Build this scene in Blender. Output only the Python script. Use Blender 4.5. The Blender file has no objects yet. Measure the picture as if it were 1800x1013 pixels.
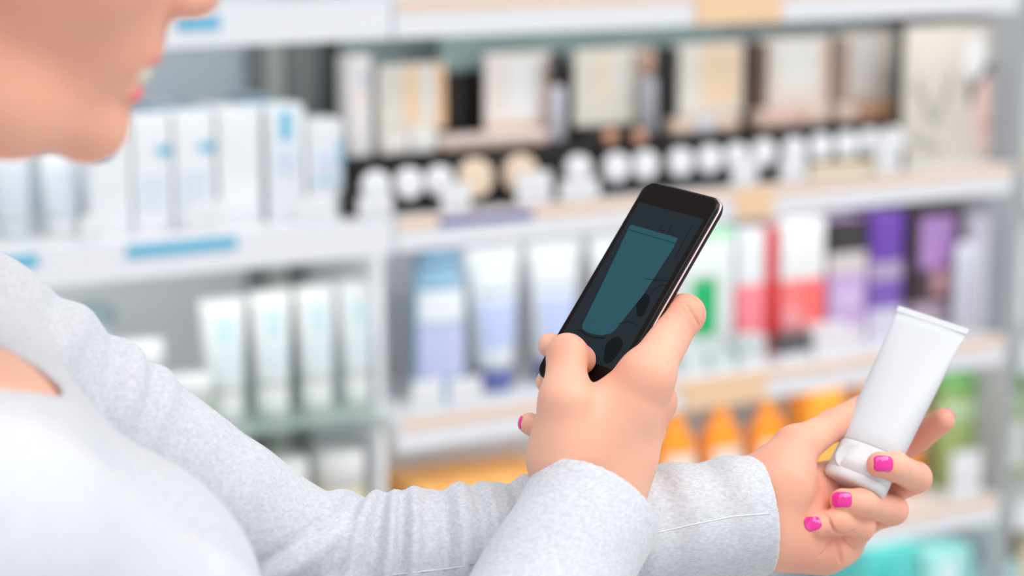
import bpy, bmesh, math, random
import numpy as np
from mathutils import Vector, Matrix

# ------------------------------------------------------------------ camera
SC = bpy.context.scene
COL = SC.collection
FPX = 4000.0                       # focal length in pixels of the 1800 x 1013 frame
PITCH = math.radians(10.5)
CAM = np.array([0.0, 0.0, 1.55])
RIGHT = np.array([1.0, 0.0, 0.0])
FWD = np.array([0.0, math.cos(PITCH), -math.sin(PITCH)])
UP = np.array([0.0, math.sin(PITCH), math.cos(PITCH)])
camd = bpy.data.cameras.new('camera')
camo = bpy.data.objects.new('camera', camd)
COL.objects.link(camo)
camo.location = CAM
camo.rotation_euler = (math.pi / 2 - PITCH, 0, 0)
camd.sensor_width = 36.0
camd.lens = 36.0 * FPX / 1800.0
camd.clip_start = 0.05
camd.dof.use_dof = True
camd.dof.focus_distance = 1.345
camd.dof.aperture_fstop = 3.6
SC.camera = camo

# ------------------------------------------------------------------ light
world = bpy.data.worlds.new('store_ambience')
SC.world = world
world.use_nodes = True
bgn = world.node_tree.nodes['Background']
bgn.inputs[0].default_value = (0.95, 0.975, 1.0, 1)
bgn.inputs[1].default_value = 0.70

def area_lamp(name, loc, rot, sx, sy, power, col=(1, 1, 1)):
    l = bpy.data.lights.new(name, 'AREA')
    l.shape = 'RECTANGLE'; l.size = sx; l.size_y = sy; l.energy = power; l.color = col
    o = bpy.data.objects.new(name, l); COL.objects.link(o)
    o.location = loc; o.rotation_euler = rot
    return o
# ceiling light panels of the shop
area_lamp('ceiling_lamp', (1.7, 0.9, 2.95), (0, 0, math.radians(31)), 3.2, 1.6, 44, (1.0, 0.985, 0.96))
area_lamp('ceiling_lamp', (-0.9, 0.2, 2.95), (0, 0, math.radians(31)), 2.4, 0.9, 12, (1.0, 0.985, 0.96))
SC.view_settings.view_transform = 'Standard'
SC.view_settings.look = 'None'
SC.view_settings.gamma = 1.0
SC.view_settings.use_curve_mapping = False
SHELF_FILL = 0.34  # power of each added shelf fill light
SC.view_settings.exposure = 0.28

# ------------------------------------------------------------------ helpers
def P(px, py, d):
    """world point seen at a pixel at depth d along the camera axis"""
    return CAM + d * (FWD + RIGHT * ((px - 900) / FPX) + UP * ((506.5 - py) / FPX))

def cam_to_world_vec(v):
    return RIGHT * v[0] + UP * v[1] + FWD * v[2]

def srgb(r, g, b):
    f = lambda c: (c / 255 / 12.92) if c / 255 <= 0.04045 else ((c / 255 + 0.055) / 1.055) ** 2.4
    return (f(r), f(g), f(b), 1.0)

MATS = {}
def mat(name, col=(200, 200, 200), rough=0.5, noise=0.0, nscale=40.0, bump=0.0, bscale=200.0, spec=0.5,
        metal=0.0, trans=0.0, coat=0.0, emit=None, ior=1.45, alpha=1.0):
    if name in MATS: return MATS[name]
    m = bpy.data.materials.new(name); m.use_nodes = True
    nt = m.node_tree; b = nt.nodes['Principled BSDF']
    c = srgb(*col)
    b.inputs['Base Color'].default_value = c
    b.inputs['Roughness'].default_value = rough
    b.inputs['Specular IOR Level'].default_value = spec
    b.inputs['Metallic'].default_value = metal
    b.inputs['Transmission Weight'].default_value = trans
    b.inputs['Coat Weight'].default_value = coat
    b.inputs['IOR'].default_value = ior
    b.inputs['Alpha'].default_value = alpha
    if emit:
        b.inputs['Emission Color'].default_value = srgb(*emit[:3]); b.inputs['Emission Strength'].default_value = emit[3]
    if noise > 0 or bump > 0:
        tc = nt.nodes.new('ShaderNodeTexCoord')
        if noise > 0:
            n = nt.nodes.new('ShaderNodeTexNoise'); n.inputs['Scale'].default_value = nscale; n.inputs['Detail'].default_value = 3
            r = nt.nodes.new('ShaderNodeValToRGB')
            r.color_ramp.elements[0].position = 0.3; r.color_ramp.elements[1].position = 0.7
            r.color_ramp.elements[0].color = tuple(x * (1 - noise) for x in c[:3]) + (1,)
            r.color_ramp.elements[1].color = tuple(min(1, x * (1 + noise)) for x in c[:3]) + (1,)
            nt.links.new(tc.outputs['Object'], n.inputs['Vector'])
            nt.links.new(n.outputs['Fac'], r.inputs['Fac'])
            nt.links.new(r.outputs['Color'], b.inputs['Base Color'])
        if bump > 0:
            n2 = nt.nodes.new('ShaderNodeTexNoise'); n2.inputs['Scale'].default_value = bscale
            bp = nt.nodes.new('ShaderNodeBump'); bp.inputs['Strength'].default_value = bump; bp.inputs['Distance'].default_value = 0.001
            nt.links.new(tc.outputs['Object'], n2.inputs['Vector'])
            nt.links.new(n2.outputs['Fac'], bp.inputs['Height'])
            nt.links.new(bp.outputs['Normal'], b.inputs['Normal'])
    MATS[name] = m
    return m

def tag(o, label=None, cat=None, group=None, kind=None):
    if label: o['label'] = label
    if cat: o['category'] = cat
    if group: o['group'] = group
    if kind: o['kind'] = kind
    return o

def empty(name, loc=(0, 0, 0), rz=0.0, parent=None):
    o = bpy.data.objects.new(name, None); COL.objects.link(o)
    o.location = loc; o.rotation_euler = (0, 0, rz)
    if parent: o.parent = parent
    o.empty_display_size = 0.02
    return o

def mesh_obj(name, verts, faces, m, parent=None, smooth=False):
    me = bpy.data.meshes.new(name)
    me.from_pydata([tuple(map(float, v)) for v in verts], [], [tuple(map(int, f)) for f in faces])
    me.validate(); me.update()
    if smooth:
        me.polygons.foreach_set('use_smooth', [True] * len(me.polygons))
    if m is not None: me.materials.append(m)
    o = bpy.data.objects.new(name, me); COL.objects.link(o)
    if parent: o.parent = parent
    return o

def bm_obj(name, bm, m, parent=None, smooth=False):
    bmesh.ops.recalc_face_normals(bm, faces=bm.faces)
    me = bpy.data.meshes.new(name); bm.to_mesh(me); bm.free()
    if smooth:
        me.polygons.foreach_set('use_smooth', [True] * len(me.polygons))
    me.materials.append(m)
    o = bpy.data.objects.new(name, me); COL.objects.link(o)
    if parent: o.parent = parent
    return o

def box(name, x0, x1, y0, y1, z0, z1, m, parent=None, bevel=0.0, seg=2):
    bm = bmesh.new()
    bmesh.ops.create_cube(bm, size=1.0)
    bmesh.ops.scale(bm, vec=(x1 - x0, y1 - y0, z1 - z0), verts=bm.verts)
    bmesh.ops.translate(bm, vec=((x0 + x1) / 2, (y0 + y1) / 2, (z0 + z1) / 2), verts=bm.verts)
    if bevel > 0:
        bmesh.ops.bevel(bm, geom=bm.edges[:], offset=bevel, segments=seg, affect='EDGES', profile=0.6)
    return bm_obj(name, bm, m, parent, smooth=False)

def loft(name, rings, m, parent=None, smooth=True, cap0=True, cap1=True):
    """rings: list of equally long lists of points, closed around"""
    n = len(rings[0]); V = [p for r in rings for p in r]; F = []
    for i in range(len(rings) - 1):
        for j in range(n):
            k = (j + 1) % n
            F.append((i * n + j, i * n + k, (i + 1) * n + k, (i + 1) * n + j))
    if cap0: F.append(tuple(range(n))[::-1])
    if cap1: F.append(tuple((len(rings) - 1) * n + j for j in range(n)))
    o = mesh_obj(name, V, F, m, parent, smooth)
    return o

def lathe(name, prof, m, parent=None, n=28, cx=0.0, cy=0.0, sy=1.0, smooth=True):
    rings = [[(cx + r * math.cos(2 * math.pi * j / n), cy + sy * r * math.sin(2 * math.pi * j / n), z) for j in range(n)] for r, z in prof]
    return loft(name, rings, m, parent, smooth)
# ------------------------------------------------------------------ the shop: floor, wall, shelving
SA = math.radians(31)                                   # the shelf front runs away to the right
SE = np.array([math.cos(SA), math.sin(SA), 0]); SN = np.array([-math.sin(SA), math.cos(SA), 0]); SO = np.array([0, 2.70, 0])
def SW(s, d, z): return SO + SE * s + SN * d + np.array([0, 0, z])
def FS(px, py, d=0.0):
    """where the ray of a pixel meets the vertical plane d metres behind the shelf front: (along, height)"""
    D = P(px, py, 1) - CAM; t = ((SO + SN * d - CAM) @ SN) / (D @ SN); q = CAM + D * t
    return float((q - SO) @ SE), float(q[2])

def store_box(name, s0, s1, d0, d1, z0, z1, m, parent=None, bevel=0.0, kind=None):
    o = box(name, s0, s1, d0, d1, z0, z1, m, None, bevel)
    if parent is None:
        o.location = SO; o.rotation_euler = (0, 0, SA)
    else: o.parent = parent
    if kind: o['kind'] = kind
    return o

M_floor = mat('floor_pale_vinyl', (205, 204, 202), .35, noise=.04, nscale=3)
M_wall = mat('wall_cool_white', (206, 212, 216), .8, noise=.02, nscale=5)
M_white = mat('shelf_white_enamel', (230, 231, 233), .35, noise=.015, nscale=8)
M_rail = mat('price_rail_white', (234, 235, 241), .3)
M_peach = mat('peach_paper_strip', (240, 208, 186), .6)
M_orange = mat('orange_paper_label', (244, 206, 168), .6)
M_blue = mat('sky_blue_paper_strip', (98, 186, 220), .6)
M_indigo = mat('indigo_paper_strip', (84, 98, 172), .6)
M_post = mat('upright_grey', (140, 146, 148), .4)
M_dark = mat('upright_charcoal', (74, 78, 74), .5)
M_back = mat('back_panel_blue_grey', (214, 226, 233), .6)
M_back2 = mat('back_panel_pale_grey', (232, 233, 238), .6)
M_sage = mat('back_panel_sage', (200, 206, 198), .6)
M_glass = mat('glass_shelf', (206, 232, 222), .04, alpha=.30)
fl = box('floor', -6, 6, -3, 8, -.1, 0, M_floor); fl['kind'] = 'structure'
store_box('wall_back', -5, 5.5, .28, .36, 0, 2.9, M_wall, kind='structure')

DB = .235                                              # depth of the shelves
ZS = {'S0': 1.400, 'S1': 1.148, 'S2': .907, 'S3': .677, 'S4': .437, 'G': .917, 'H': .735, 'B': .12}
def shelf(root, s0, s1, ztop, rail_h, peach, strips=(), depth=None, name='shelf'):
    b = store_box(name, s0, s1, .004, depth or DB, ztop - .022, ztop, M_white, root, .001)
    r = store_box('price_rail', s0, s1, -.006, .004, ztop - rail_h, ztop + .001, M_rail, b, .001)
    if peach: store_box('peach_strip', s0 + .004, s1 - .004, -.0078, -.006, ztop - .014, ztop - .001, M_peach, b)
    for a, c, z0, z1, m in strips:
        store_box('paper_label', a, c, -.0095, -.0078, ztop + z0, ztop + z1, m, b)
    return b
def bay(s0, s1, label, back):
    root = empty('shelving_bay', SO, SA)
    for s in (s0 + .012, s1 - .012):
        store_box('upright', s - .012, s + .012, DB, DB + .035, 0, 2.1, M_post, root, .002)
    n = len(back)
    zs = [b[0] for b in back] + [2.1]
    for k in range(n): store_box('back_panel', s0 + .024, s1 - .024, DB + .018, DB + .030, zs[k] + .001, zs[k + 1] - .001, back[k][1], root)
    store_box('plinth', s0, s1, .02, DB, 0, ZS['B'], M_white, root, .002)
    tag(root, label, 'shelving')
    return root
def sx(px, py): return FS(px, py)[0]
# left bay
bl = bay(-1.122, -.162, 'white shelving bay with sky-blue label strips and a glass shelf', [(.12, M_back2), (1.14, M_back)])
shelf(bl, -1.120, -.164, ZS['S0'], .044, False, [(sx(306, 40), sx(381, 40), -.0245, -.010, M_blue)])
shelf(bl, -1.120, -.164, ZS['S1'], .042, False, [(sx(219, 430), sx(410, 420), -.017, -.004, M_blue), (sx(-60, 455), sx(62, 445), -.017, -.004, M_blue)])
store_box('glass_shelf', -1.115, -.168, .01, DB, ZS['G'] - .008, ZS['G'], M_glass, bl, .0006)
store_box('glass_shelf', -1.115, -.168, .01, DB, ZS['H'] - .008, ZS['H'], M_glass, bl, .0006)
shelf(bl, -1.120, -.164, ZS['S4'], .040, False)
# tall inner posts seen between the goods
for px0, px1, py, m in ((444, 468, 200, M_post), (470, 552, 200, M_sage), (553, 602, 200, M_dark)):
    a, c = FS(px0, py, DB)[0], FS(px1, py, DB)[0]
    store_box('back_post', a, c, DB + .002, DB + .016, 1.14, 1.37, m, bl, .001)
for px0, px1, py, m in ((446, 470, 600, M_post), (474, 556, 600, M_sage), (560, 580, 600, M_post)):
    a, c = FS(px0, py, DB)[0], FS(px1, py, DB)[0]
    store_box('back_post', a, c, DB + .002, DB + .016, .46, 1.12, m, bl, .001)
# right bay
br = bay(-.158, .802, 'white shelving bay with peach price strips and orange labels', [(.12, M_back2), (1.14, mat('back_panel_teal_grey', (196, 214, 218), .6))])
shelf(br, -.160, .800, ZS['S0'], .044, True, [(sx(1216, 20), sx(1368, 20), -.043, -.001, M_orange)])
shelf(br, -.160, .800, ZS['S1'], .040, True, [(sx(1288, 350), sx(1352, 345), -.040, 0, M_orange), (sx(766, 380), sx(930, 368), -.0135, -.004, M_indigo)])
shelf(br, -.160, .800, ZS['S2'], .040, True, [(sx(1195, 690), sx(1340, 675), -.040, 0, M_orange)])
shelf(br, -.160, .800, ZS['S3'], .040, True)
shelf(br, -.160, .800, ZS['S4'], .040, True)
store_box('side_panel', -.158, -.148, .05, DB, .46, ZS['S1'] - .04, M_back2, br, .001)
# next bay beyond
bn = bay(.830, 1.79, 'grey shelving bay at the right edge beyond the peach-striped bay', [(.12, M_back2), (1.14, M_back)])
for z in ('S0', 'S1', 'S2', 'S3', 'S4'): shelf(bn, .832, 1.788, ZS[z] - .02, .040, False)
store_box('end_panel', .806, .826, .0, DB, .12, 2.1, mat('end_panel_grey', (168, 172, 176), .5), bn, .001)

# unseen fill lights added behind the price rails to brighten the shelves below
for s0, s1, zk in ((-1.12, -.17, 'S0'), (-1.12, -.17, 'S1'), (-.15, .80, 'S0'), (-.15, .80, 'S1'), (-.15, .80, 'S2'), (-.15, .80, 'S3'), (.83, 1.78, 'S0'), (.83, 1.78, 'S1')):
    lo = area_lamp('shelf_fill_light', SW((s0 + s1) / 2, .014, ZS[zk] - .026), (math.radians(28), 0, SA), s1 - s0 - .02, .012, SHELF_FILL, (1, .99, .97))

# ------------------------------------------------------------------ goods on the shelves
def span(px0, px1, ytop, zs, d):
    """base centre, width and height of a thing whose front shows between two pixel columns and up to ytop"""
    ym = ytop + 40
    s0, s1 = FS(px0, ym, d)[0], FS(px1, ym, d)[0]
    h = FS((px0 + px1) / 2, ytop, d)[1] - zs
    return (s0 + s1) / 2, s1 - s0, h
def place(name, s, d, z, label, cat, group=None, yaw=0.0):
    o = empty(name, SW(s, d, z), SA + yaw); tag(o, label, cat, group); return o
def C(col, rough=.45, noise=.03): return mat('print_%d_%d_%d' % tuple(col), col, rough, noise=noise, nscale=30)

def carton(label, px0, px1, ytop, shelf_, d, body=(228, 230, 233), bands=(), marks=(), depth=.045, group=None, cat='carton', h=None, yaw=0.0, lift=0.0):
    s, w, hh = span(px0, px1, ytop, ZS[shelf_] + lift, d)
    if h: hh = h
    o = place('carton', s, d, ZS[shelf_] + lift, label, cat, group, yaw)
    box('box', -w / 2, w / 2, 0, depth, .0005, hh, C(body), o, .0010)
    box('flap', -w / 2 + .002, w / 2 - .002, .002, depth - .002, hh - .0005, hh + .0008, C(body), o)
    for z0, z1, col in bands:                                 # printed bands wrapped right around
        box('printed_band', -w / 2 - .0003, w / 2 + .0003, -.0003, depth + .0003, hh * z0, hh * z1, C(col), o)
    for x0, x1, z0, z1, col in marks:                         # print on the front only
        box('printed_mark', -w / 2 + w * x0, -w / 2 + w * x1, -.0009, .0002, hh * z0, hh * z1, C(col), o)
    return o

def sq_tube(label, px0, px1, ytop, shelf_, d, body=(230, 232, 235), capc=(232, 233, 235), capr=.62, marks=(), group=None, thick=.5, caph=.2, yaw=0.0, capw=None):
    s, w, h = span(px0, px1, ytop, ZS[shelf_], d)
    o = place('standing_tube', s, d + w * .35, ZS[shelf_], label, 'tube', group, yaw)
    cr = w / 2 * capr; ch = h * caph
    lathe('cap', [(cr * .9, .0005), (cr, .0025), (cr * .98, ch * .96), (cr * .93, ch)], C(capc, .3), o, 24)
    rings = []
    for k in range(11):
        t = k / 10
        a = cr * 1.02 + (w / 2 - cr * 1.02) * t ** 1.1; b = cr * 1.0 * (1 - t ** 1.5) + .0009
        rings.append([(a * math.cos(2 * math.pi * j / 28), b * math.sin(2 * math.pi * j / 28), ch + (h * .965 - ch) * t) for j in range(28)])
    tb_ = loft('tube_body', rings, C(body, .3), o)
    box('sealed_end', -w / 2, w / 2, -.001, .001, h * .955, h, C(body, .3), o, .0004)
    def rad(z):
        t = max(0., min(1., (z - ch) / (h * .965 - ch)))
        return cr * 1.02 + (w / 2 - cr * 1.02) * t ** 1.1, cr * (1 - t ** 1.5) + .0009
    for z0, z1, fr, col in marks:                              # curved label on the front
        R_ = []
        for z in np.linspace(h * z0, h * z1, 7):
            a, b = rad(z); a += .0006; b += .0006
            R_.append([(a * math.sin(q), -b * math.cos(q), z) for q in np.linspace(-fr * 1.5, fr * 1.5, 9)])
        V = [p for r in R_ for p in r]; Fc = [(i * 9 + j, i * 9 + j + 1, (i + 1) * 9 + j + 1, (i + 1) * 9 + j) for i in range(6) for j in range(8)]
        mesh_obj('printed_label', V, Fc, C(col, .35), o, True)
    return o

def turned(name, label, px0, px1, ytop, shelf_, d, parts, cat, group=None, sy=1.0, n=28, labels=()):
    """parts: (name, colour, rough, [(radius fraction, height fraction), ...])"""
    s, w, h = span(px0, px1, ytop, ZS[shelf_], d)
    o = place(name, s, d + w / 2 * sy, ZS[shelf_], label, cat, group)
    for pn, col, rough, prof in parts:
        lathe(pn, [(max(r, .004) * w / 2, .0005 + z * h) for r, z in prof], C(col, rough), o, n, sy=sy)
    for pn, col, z0, z1, r, ang in labels:
        R_ = [[((r * w / 2 + .0006) * math.sin(q), -(r * w / 2 + .0006) * sy * math.cos(q), z) for q in np.linspace(-ang, ang, 11)] for z in (z0 * h, z1 * h)]
        V = [p for rr in R_ for p in rr]; mesh_obj(pn, V, [(j, j + 1, 12 + j, 11 + j) for j in range(10)], C(col, .4), o, True)
    return o

def ticket(label, px0, px1, py0, py1, shelf_, d=.004):
    s, w, h = span(px0, px1, py0, ZS[shelf_], d)
    h = max(h, .018)
    o = place('price_ticket', s, d, ZS[shelf_], label, 'price ticket')
    box('card', -w / 2, w / 2, -.0012, .0008, .004, h, C((236, 237, 240)), o, .0003)
    box('clip', -w / 6, w / 6, .0, .006, .0003, .010, C((214, 222, 228)), o, .0005)
    box('printed_mark', -w * .3, w * .3, -.0016, -.0011, h * .35, h * .42, C((190, 194, 200)), o)
    return o

WB = (227, 230, 234); SKY = (92, 182, 216)
# --- left bay, upper shelf: white cartons with sky-blue marks, two silvery tubes
sq_tube('silvery white tube under the chin, left edge of the shelf', -6, 62, 262, 'S1', .07, (214, 220, 226), (206, 212, 216), .78, [(.3, .8, .5, (200, 208, 216))], 'silvery tubes')
sq_tube('silvery white tube beside the white cartons under the chin', 76, 152, 262, 'S1', .07, (222, 227, 232), (226, 229, 232), .78, [(.25, .75, .5, (206, 214, 224))], 'silvery tubes')
cl = [(160, 228, 218, .045, [(.1, .5, .70, .76, SKY)], 'white carton nearest the chin with a small blue mark at its right'),
      (233, 300, 205, .045, [(.62, .98, .66, .74, SKY), (.15, .8, .2, .5, (214, 220, 232))], 'white carton with small blue mark, second from the chin'),
      (306, 376, 198, .045, [(.62, .98, .66, .74, SKY), (.15, .8, .2, .5, (214, 220, 232))], 'white carton with small blue mark, third from the chin'),
      (383, 458, 190, .045, [(.1, .9, .12, .4, (236, 238, 242))], 'plain white carton left of the tall blue-striped carton'),
      (470, 534, 186, .045, [(.35, .65, .70, .96, SKY), (.2, .8, .42, .62, (206, 214, 232))], 'tall white carton with an upright blue bar near its top'),
      (541, 602, 212, .045, [(.2, .85, .45, .7, (212, 218, 238)), (.85, 1.0, .5, .8, (150, 200, 226)), (.1, 1.0, .34, .40, (176, 214, 234))], 'short white carton at the right end of the blue-marked row')]
for px0, px1, yt, d, mk, lb in cl: carton(lb, px0, px1, yt, 'S1', d, WB, (), mk, .046, 'white cartons with blue marks')
for k, (px0, px1, yt, lb) in enumerate([(262, 314, 186, 'white carton with blue lid standing behind the row, nearest the lips'), (344, 392, 182, 'white carton with pale blue lid standing behind the row, middle one'), (432, 478, 172, 'white carton with blue lid standing behind the tall barred carton')]):
    carton(lb, px0, px1, yt, 'S1', .12, WB, [(.955, 1.0, ((120, 178, 208), (176, 208, 222), (84, 164, 202))[k])], (), .046, 'white cartons behind')
ticket('white price ticket with pale blue frame below the first white carton', 142, 192, 378, 420, 'S1')
ticket('white price ticket standing above the blue shelf strip', 336, 396, 352, 412, 'S1')
ticket('white price ticket in front of the short white carton', 528, 588, 345, 395, 'S1')
# --- left bay, glass shelf: four white tubes and jars
for k, (px0, px1, yt) in enumerate([(362, 446, 528), (450, 526, 514), (530, 601, 505), (605, 666, 496)]):
    sq_tube(('leftmost', 'second', 'third', 'rightmost')[k] + ' of the four white tubes standing on the glass shelf', px0, px1, yt, 'G', .05, (226, 229, 230), (228, 231, 231), .72,
            [(.62, .84, .32, (190, 216, 220)), (.36, .58, .5, (206, 220, 226))], 'white tubes on the glass shelf', caph=.24)
turned('canister', 'tall pale canister with grey-green rim on the glass shelf by the shoulder', 146, 214, 545, 'G', .14,
       [('body', (206, 213, 218), .35, [(.92, 0), (.95, .02), (.95, .84), (.9, .86)]), ('lid', (160, 182, 188), .35, [(1, .86), (1, .985), (.93, 1.0)])], 'canister')
turned('cream_jar', 'white round jar behind the shoulder on the glass shelf', 216, 306, 604, 'G', .07,
       [('body', (212, 222, 226), .3, [(.86, 0), (.94, .04), (.94, .52), (.85, .55)]), ('lid', (232, 234, 236), .3, [(1, .55), (1, .95), (.92, 1.0)])], 'jar', labels=[('printed_label', (150, 190, 196), .12, .4, .94, .8)])
turned('cream_jar', 'small white jar with a green band left of the four tubes', 308, 388, 668, 'G', .02,
       [('body', (214, 218, 206), .3, [(.86, 0), (.94, .04), (.94, .52), (.85, .55)]), ('lid', (230, 233, 233), .3, [(1, .55), (1, .95), (.92, 1.0)])], 'jar', labels=[('printed_label', (130, 180, 128), .1, .46, .94, .9)])
for k, (px0, px1, yt) in enumerate([(468, 560, 816), (574, 660, 800)]):
    turned('cream_jar', ('left', 'right')[k] + ' cream-coloured jar with white lid above the forearm', px0, px1, yt, 'H', .05,
           [('body', (236, 222, 190), .35, [(.9, 0), (.96, .03), (.96, .62), (.9, .65)]), ('lid', (234, 234, 233), .3, [(1, .65), (1, .96), (.94, 1.0)])], 'jar', 'cream jars on the lower glass shelf')
turned('cream_jar', 'cream-coloured jar with white lid half hidden by the sleeve, left of the pair', 360, 452, 832, 'H', .05,
       [('body', (236, 222, 190), .35, [(.9, 0), (.96, .03), (.96, .62), (.9, .65)]), ('lid', (234, 234, 233), .3, [(1, .65), (1, .96), (.94, 1.0)])], 'jar', 'cream jars on the lower glass shelf')

# --- right bay, upper shelf: make-up display
BLK = (34, 33, 32)
s0, s1 = FS(606, 300, .03)[0], FS(1592, 240, .03)[0]
ds = place('makeup_display', 0, 0, ZS['S1'], 'long black make-up display stand with a stepped tray', 'display stand')
box('tray', s0, s1, .028, .13, .0005, .030, C(BLK, .3), ds, .002)
box('tray_step', s0, s1, .075, .13, .030, .062, C((44, 42, 42), .3), ds, .002)
box('backboard', FS(782, 180, .16)[0], FS(1008, 150, .16)[0], .150, .158, .0005, .150, C((38, 36, 33), .35), ds, .001)
box('backboard', FS(1009, 180, .16)[0], FS(1329, 150, .16)[0], .150, .158, .0005, .160, C((112, 104, 102), .45), ds, .001)
box('backboard', FS(1330, 180, .16)[0], s1, .150, .158, .0005, .165, C((186, 166, 154), .45), ds, .001)
for px, dc in ((970, (58, 54, 52)), (1168, (96, 94, 96)), (1324, (150, 128, 120)), (1466, (196, 168, 154))):
    s = FS(px, 180, .13)[0]
    box('divider', s - .002, s + .002, .100, .149, .062, .172, C(dc, .35), ds, .001)
box('header_shade', FS(800, 130, .12)[0], FS(1300, 110, .12)[0], .156, .164, .150, .205, C((148, 172, 172), .5), ds, .001)
cards = [(664, 782, 112, 229, (224, 220, 212), [(.38, .62, .1, .95, (238, 206, 172)), (.85, 1.0, .02, .98, (232, 190, 152)), (.66, .84, .25, .9, (222, 226, 226))], 'cream display card with orange streaks, leftmost above the make-up pots'),
         (853, 968, 92, 229, (228, 220, 216), [(.35, .8, .15, .9, (230, 232, 232)), (.85, 1.0, .0, .7, (234, 206, 188)), (0, 1, .0, .12, (216, 192, 176))], 'pale pink display card right of the black gap'),
         (1010, 1128, 85, 219, (228, 222, 212), [(.3, .55, .3, .9, (234, 222, 198)), (.55, .8, .4, .95, (230, 228, 224))], 'cream display card above two round peach powder pans'),
         (1184, 1306, 75, 202, (226, 218, 208), [(.4, .95, .15, .95, (236, 210, 182)), (.0, .35, .0, 1.0, (228, 224, 216))], 'cream display card with a large peach swirl'),
         (1334, 1458, 65, 192, (226, 216, 210), [(.25, .85, .3, .95, (230, 230, 226)), (.9, 1.0, 0, 1, (226, 196, 180))], 'cream and white display card left of the brown-edged card'),
         (1472, 1572, 55, 184, (218, 208, 202), [(.2, .7, .15, .95, (226, 222, 220))], 'greyish display card at the right end, beside the portrait poster')]
for px0, px1, yt, yb, col, mk, lb in cards:
    d = .118
    s, w, h = span(px0, px1, yt, ZS['S1'], d); zb = FS((px0 + px1) / 2, yb, d)[1] - ZS['S1']
    o = place('display_card', s, d, ZS['S1'], lb, 'display card', 'display cards in the make-up stand')
    box('card', -w / 2, w / 2, 0, .004, zb, h, C(col, .4), o, .0005)
    box('foot', -w * .3, w * .3, .001, .010, .0625, zb + .004, C((60, 56, 54)), o, .0005)
    for x0, x1, z0, z1, c2 in mk:
        box('printed_mark', -w / 2 + w * x0, -w / 2 + w * x1, -.0008, .0002, zb + (h - zb) * z0, zb + (h - zb) * z1, C(c2, .4), o)
carton('tall narrow white carton at the left end of the make-up stand', 612, 652, 98, 'S1', .085, (226, 222, 222), (), [(.2, .8, .55, .62, (236, 208, 202)), (.5, .9, .66, .85, (206, 206, 216))], .03, lift=.0625)
def small_goods(px0, px1, yt, n, cols, lb, d=.085, gap=.08):
    for k in range(n):
        a = px0 + (px1 - px0) * k / n; b = px0 + (px1 - px0) * (k + 1 - gap) / n
        carton(lb % (('leftmost', 'second', 'third', 'fourth')[k] if n > 2 else ('left', 'right')[k]), a, b, yt - (px1 - px0) * .085 * k / n, 'S1', d, cols[k % len(cols)], (), [(.2, .8, .3, .7, tuple(min(255, c + 12) for c in cols[k % len(cols)]))], .025, 'small boxes under the display cards', 'small box', lift=.0625)
small_goods(672, 772, 236, 2, [(230, 226, 222), (232, 230, 228)], '%s small white box under the orange-streaked card')
small_goods(1184, 1302, 212, 3, [(232, 208, 190), (220, 220, 226), (234, 206, 186)], '%s of three small boxes under the peach swirl card')
small_goods(1336, 1456, 196, 4, [(226, 196, 180), (232, 200, 186), (222, 190, 174), (230, 206, 192)], '%s of four pinkish boxes under the cream and white card')
small_goods(1474, 1576, 186, 3, [(222, 198, 184), (186, 142, 112), (176, 132, 102)], '%s of three brownish boxes under the greyish card')
# long pink palette across the black gap
s, w, h = span(776, 968, 236, ZS['S1'] + .0625, .08)
o = place('palette_box', s, .08, ZS['S1'] + .0625, 'long pale pink palette box lying below the black gap', 'palette')
box('lid', -w / 2, w / 2, 0, .035, h * .45, h, C((238, 218, 214), .3), o, .001); box('base', -w / 2 + .002, w / 2 - .002, .001, .034, .0005, h * .45, C((204, 172, 158), .4), o, .001)
# dark and silver bottles between the cards
for px0, px1, yt, c1, c2, lb in ((974, 1000, 104, (190, 190, 200), (44, 40, 40), 'slim grey-lilac bottle with dark cap left of the powder-pan card'), (1134, 1162, 88, (168, 170, 178), (206, 170, 150), 'slim grey bottle with copper cap right of the powder-pan card')):
    s, w, h = span(px0, px1, yt, ZS['S1'] + .0625, .09)
    o = place('foundation_bottle', s, .09 + w / 2, ZS['S1'] + .0625, lb, 'bottle')
    lathe('bottle_body', [(w * .44, .0005), (w * .5, .003), (w * .5, h * .62), (w * .36, h * .68)], C(c1, .2), o); lathe('cap', [(w * .38, h * .68), (w * .38, h * .97), (w * .33, h)], C(c2, .3), o)
for px, lb in ((1070, 'left'), (1121, 'right')):
    s, z = FS(px, 240, .073)
    o = place('powder_pan', s, .073, z - .0165, '%s round peach powder pan in the black display' % lb, 'powder pan', 'peach powder pans')
    ring = lambda r, y: [(r * math.cos(2 * math.pi * k / 24), y, .0165 + r * math.sin(2 * math.pi * k / 24)) for k in range(24)]
    loft('rim', [ring(.0125, .002), ring(.0125, -.004), ring(.0108, -.005), ring(.0105, -.003)], C((52, 46, 44), .3), o); loft('powder', [ring(.0104, -.002), ring(.0102, -.0045), ring(.004, -.0050)], C((232, 172, 140), .7), o)
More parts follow.
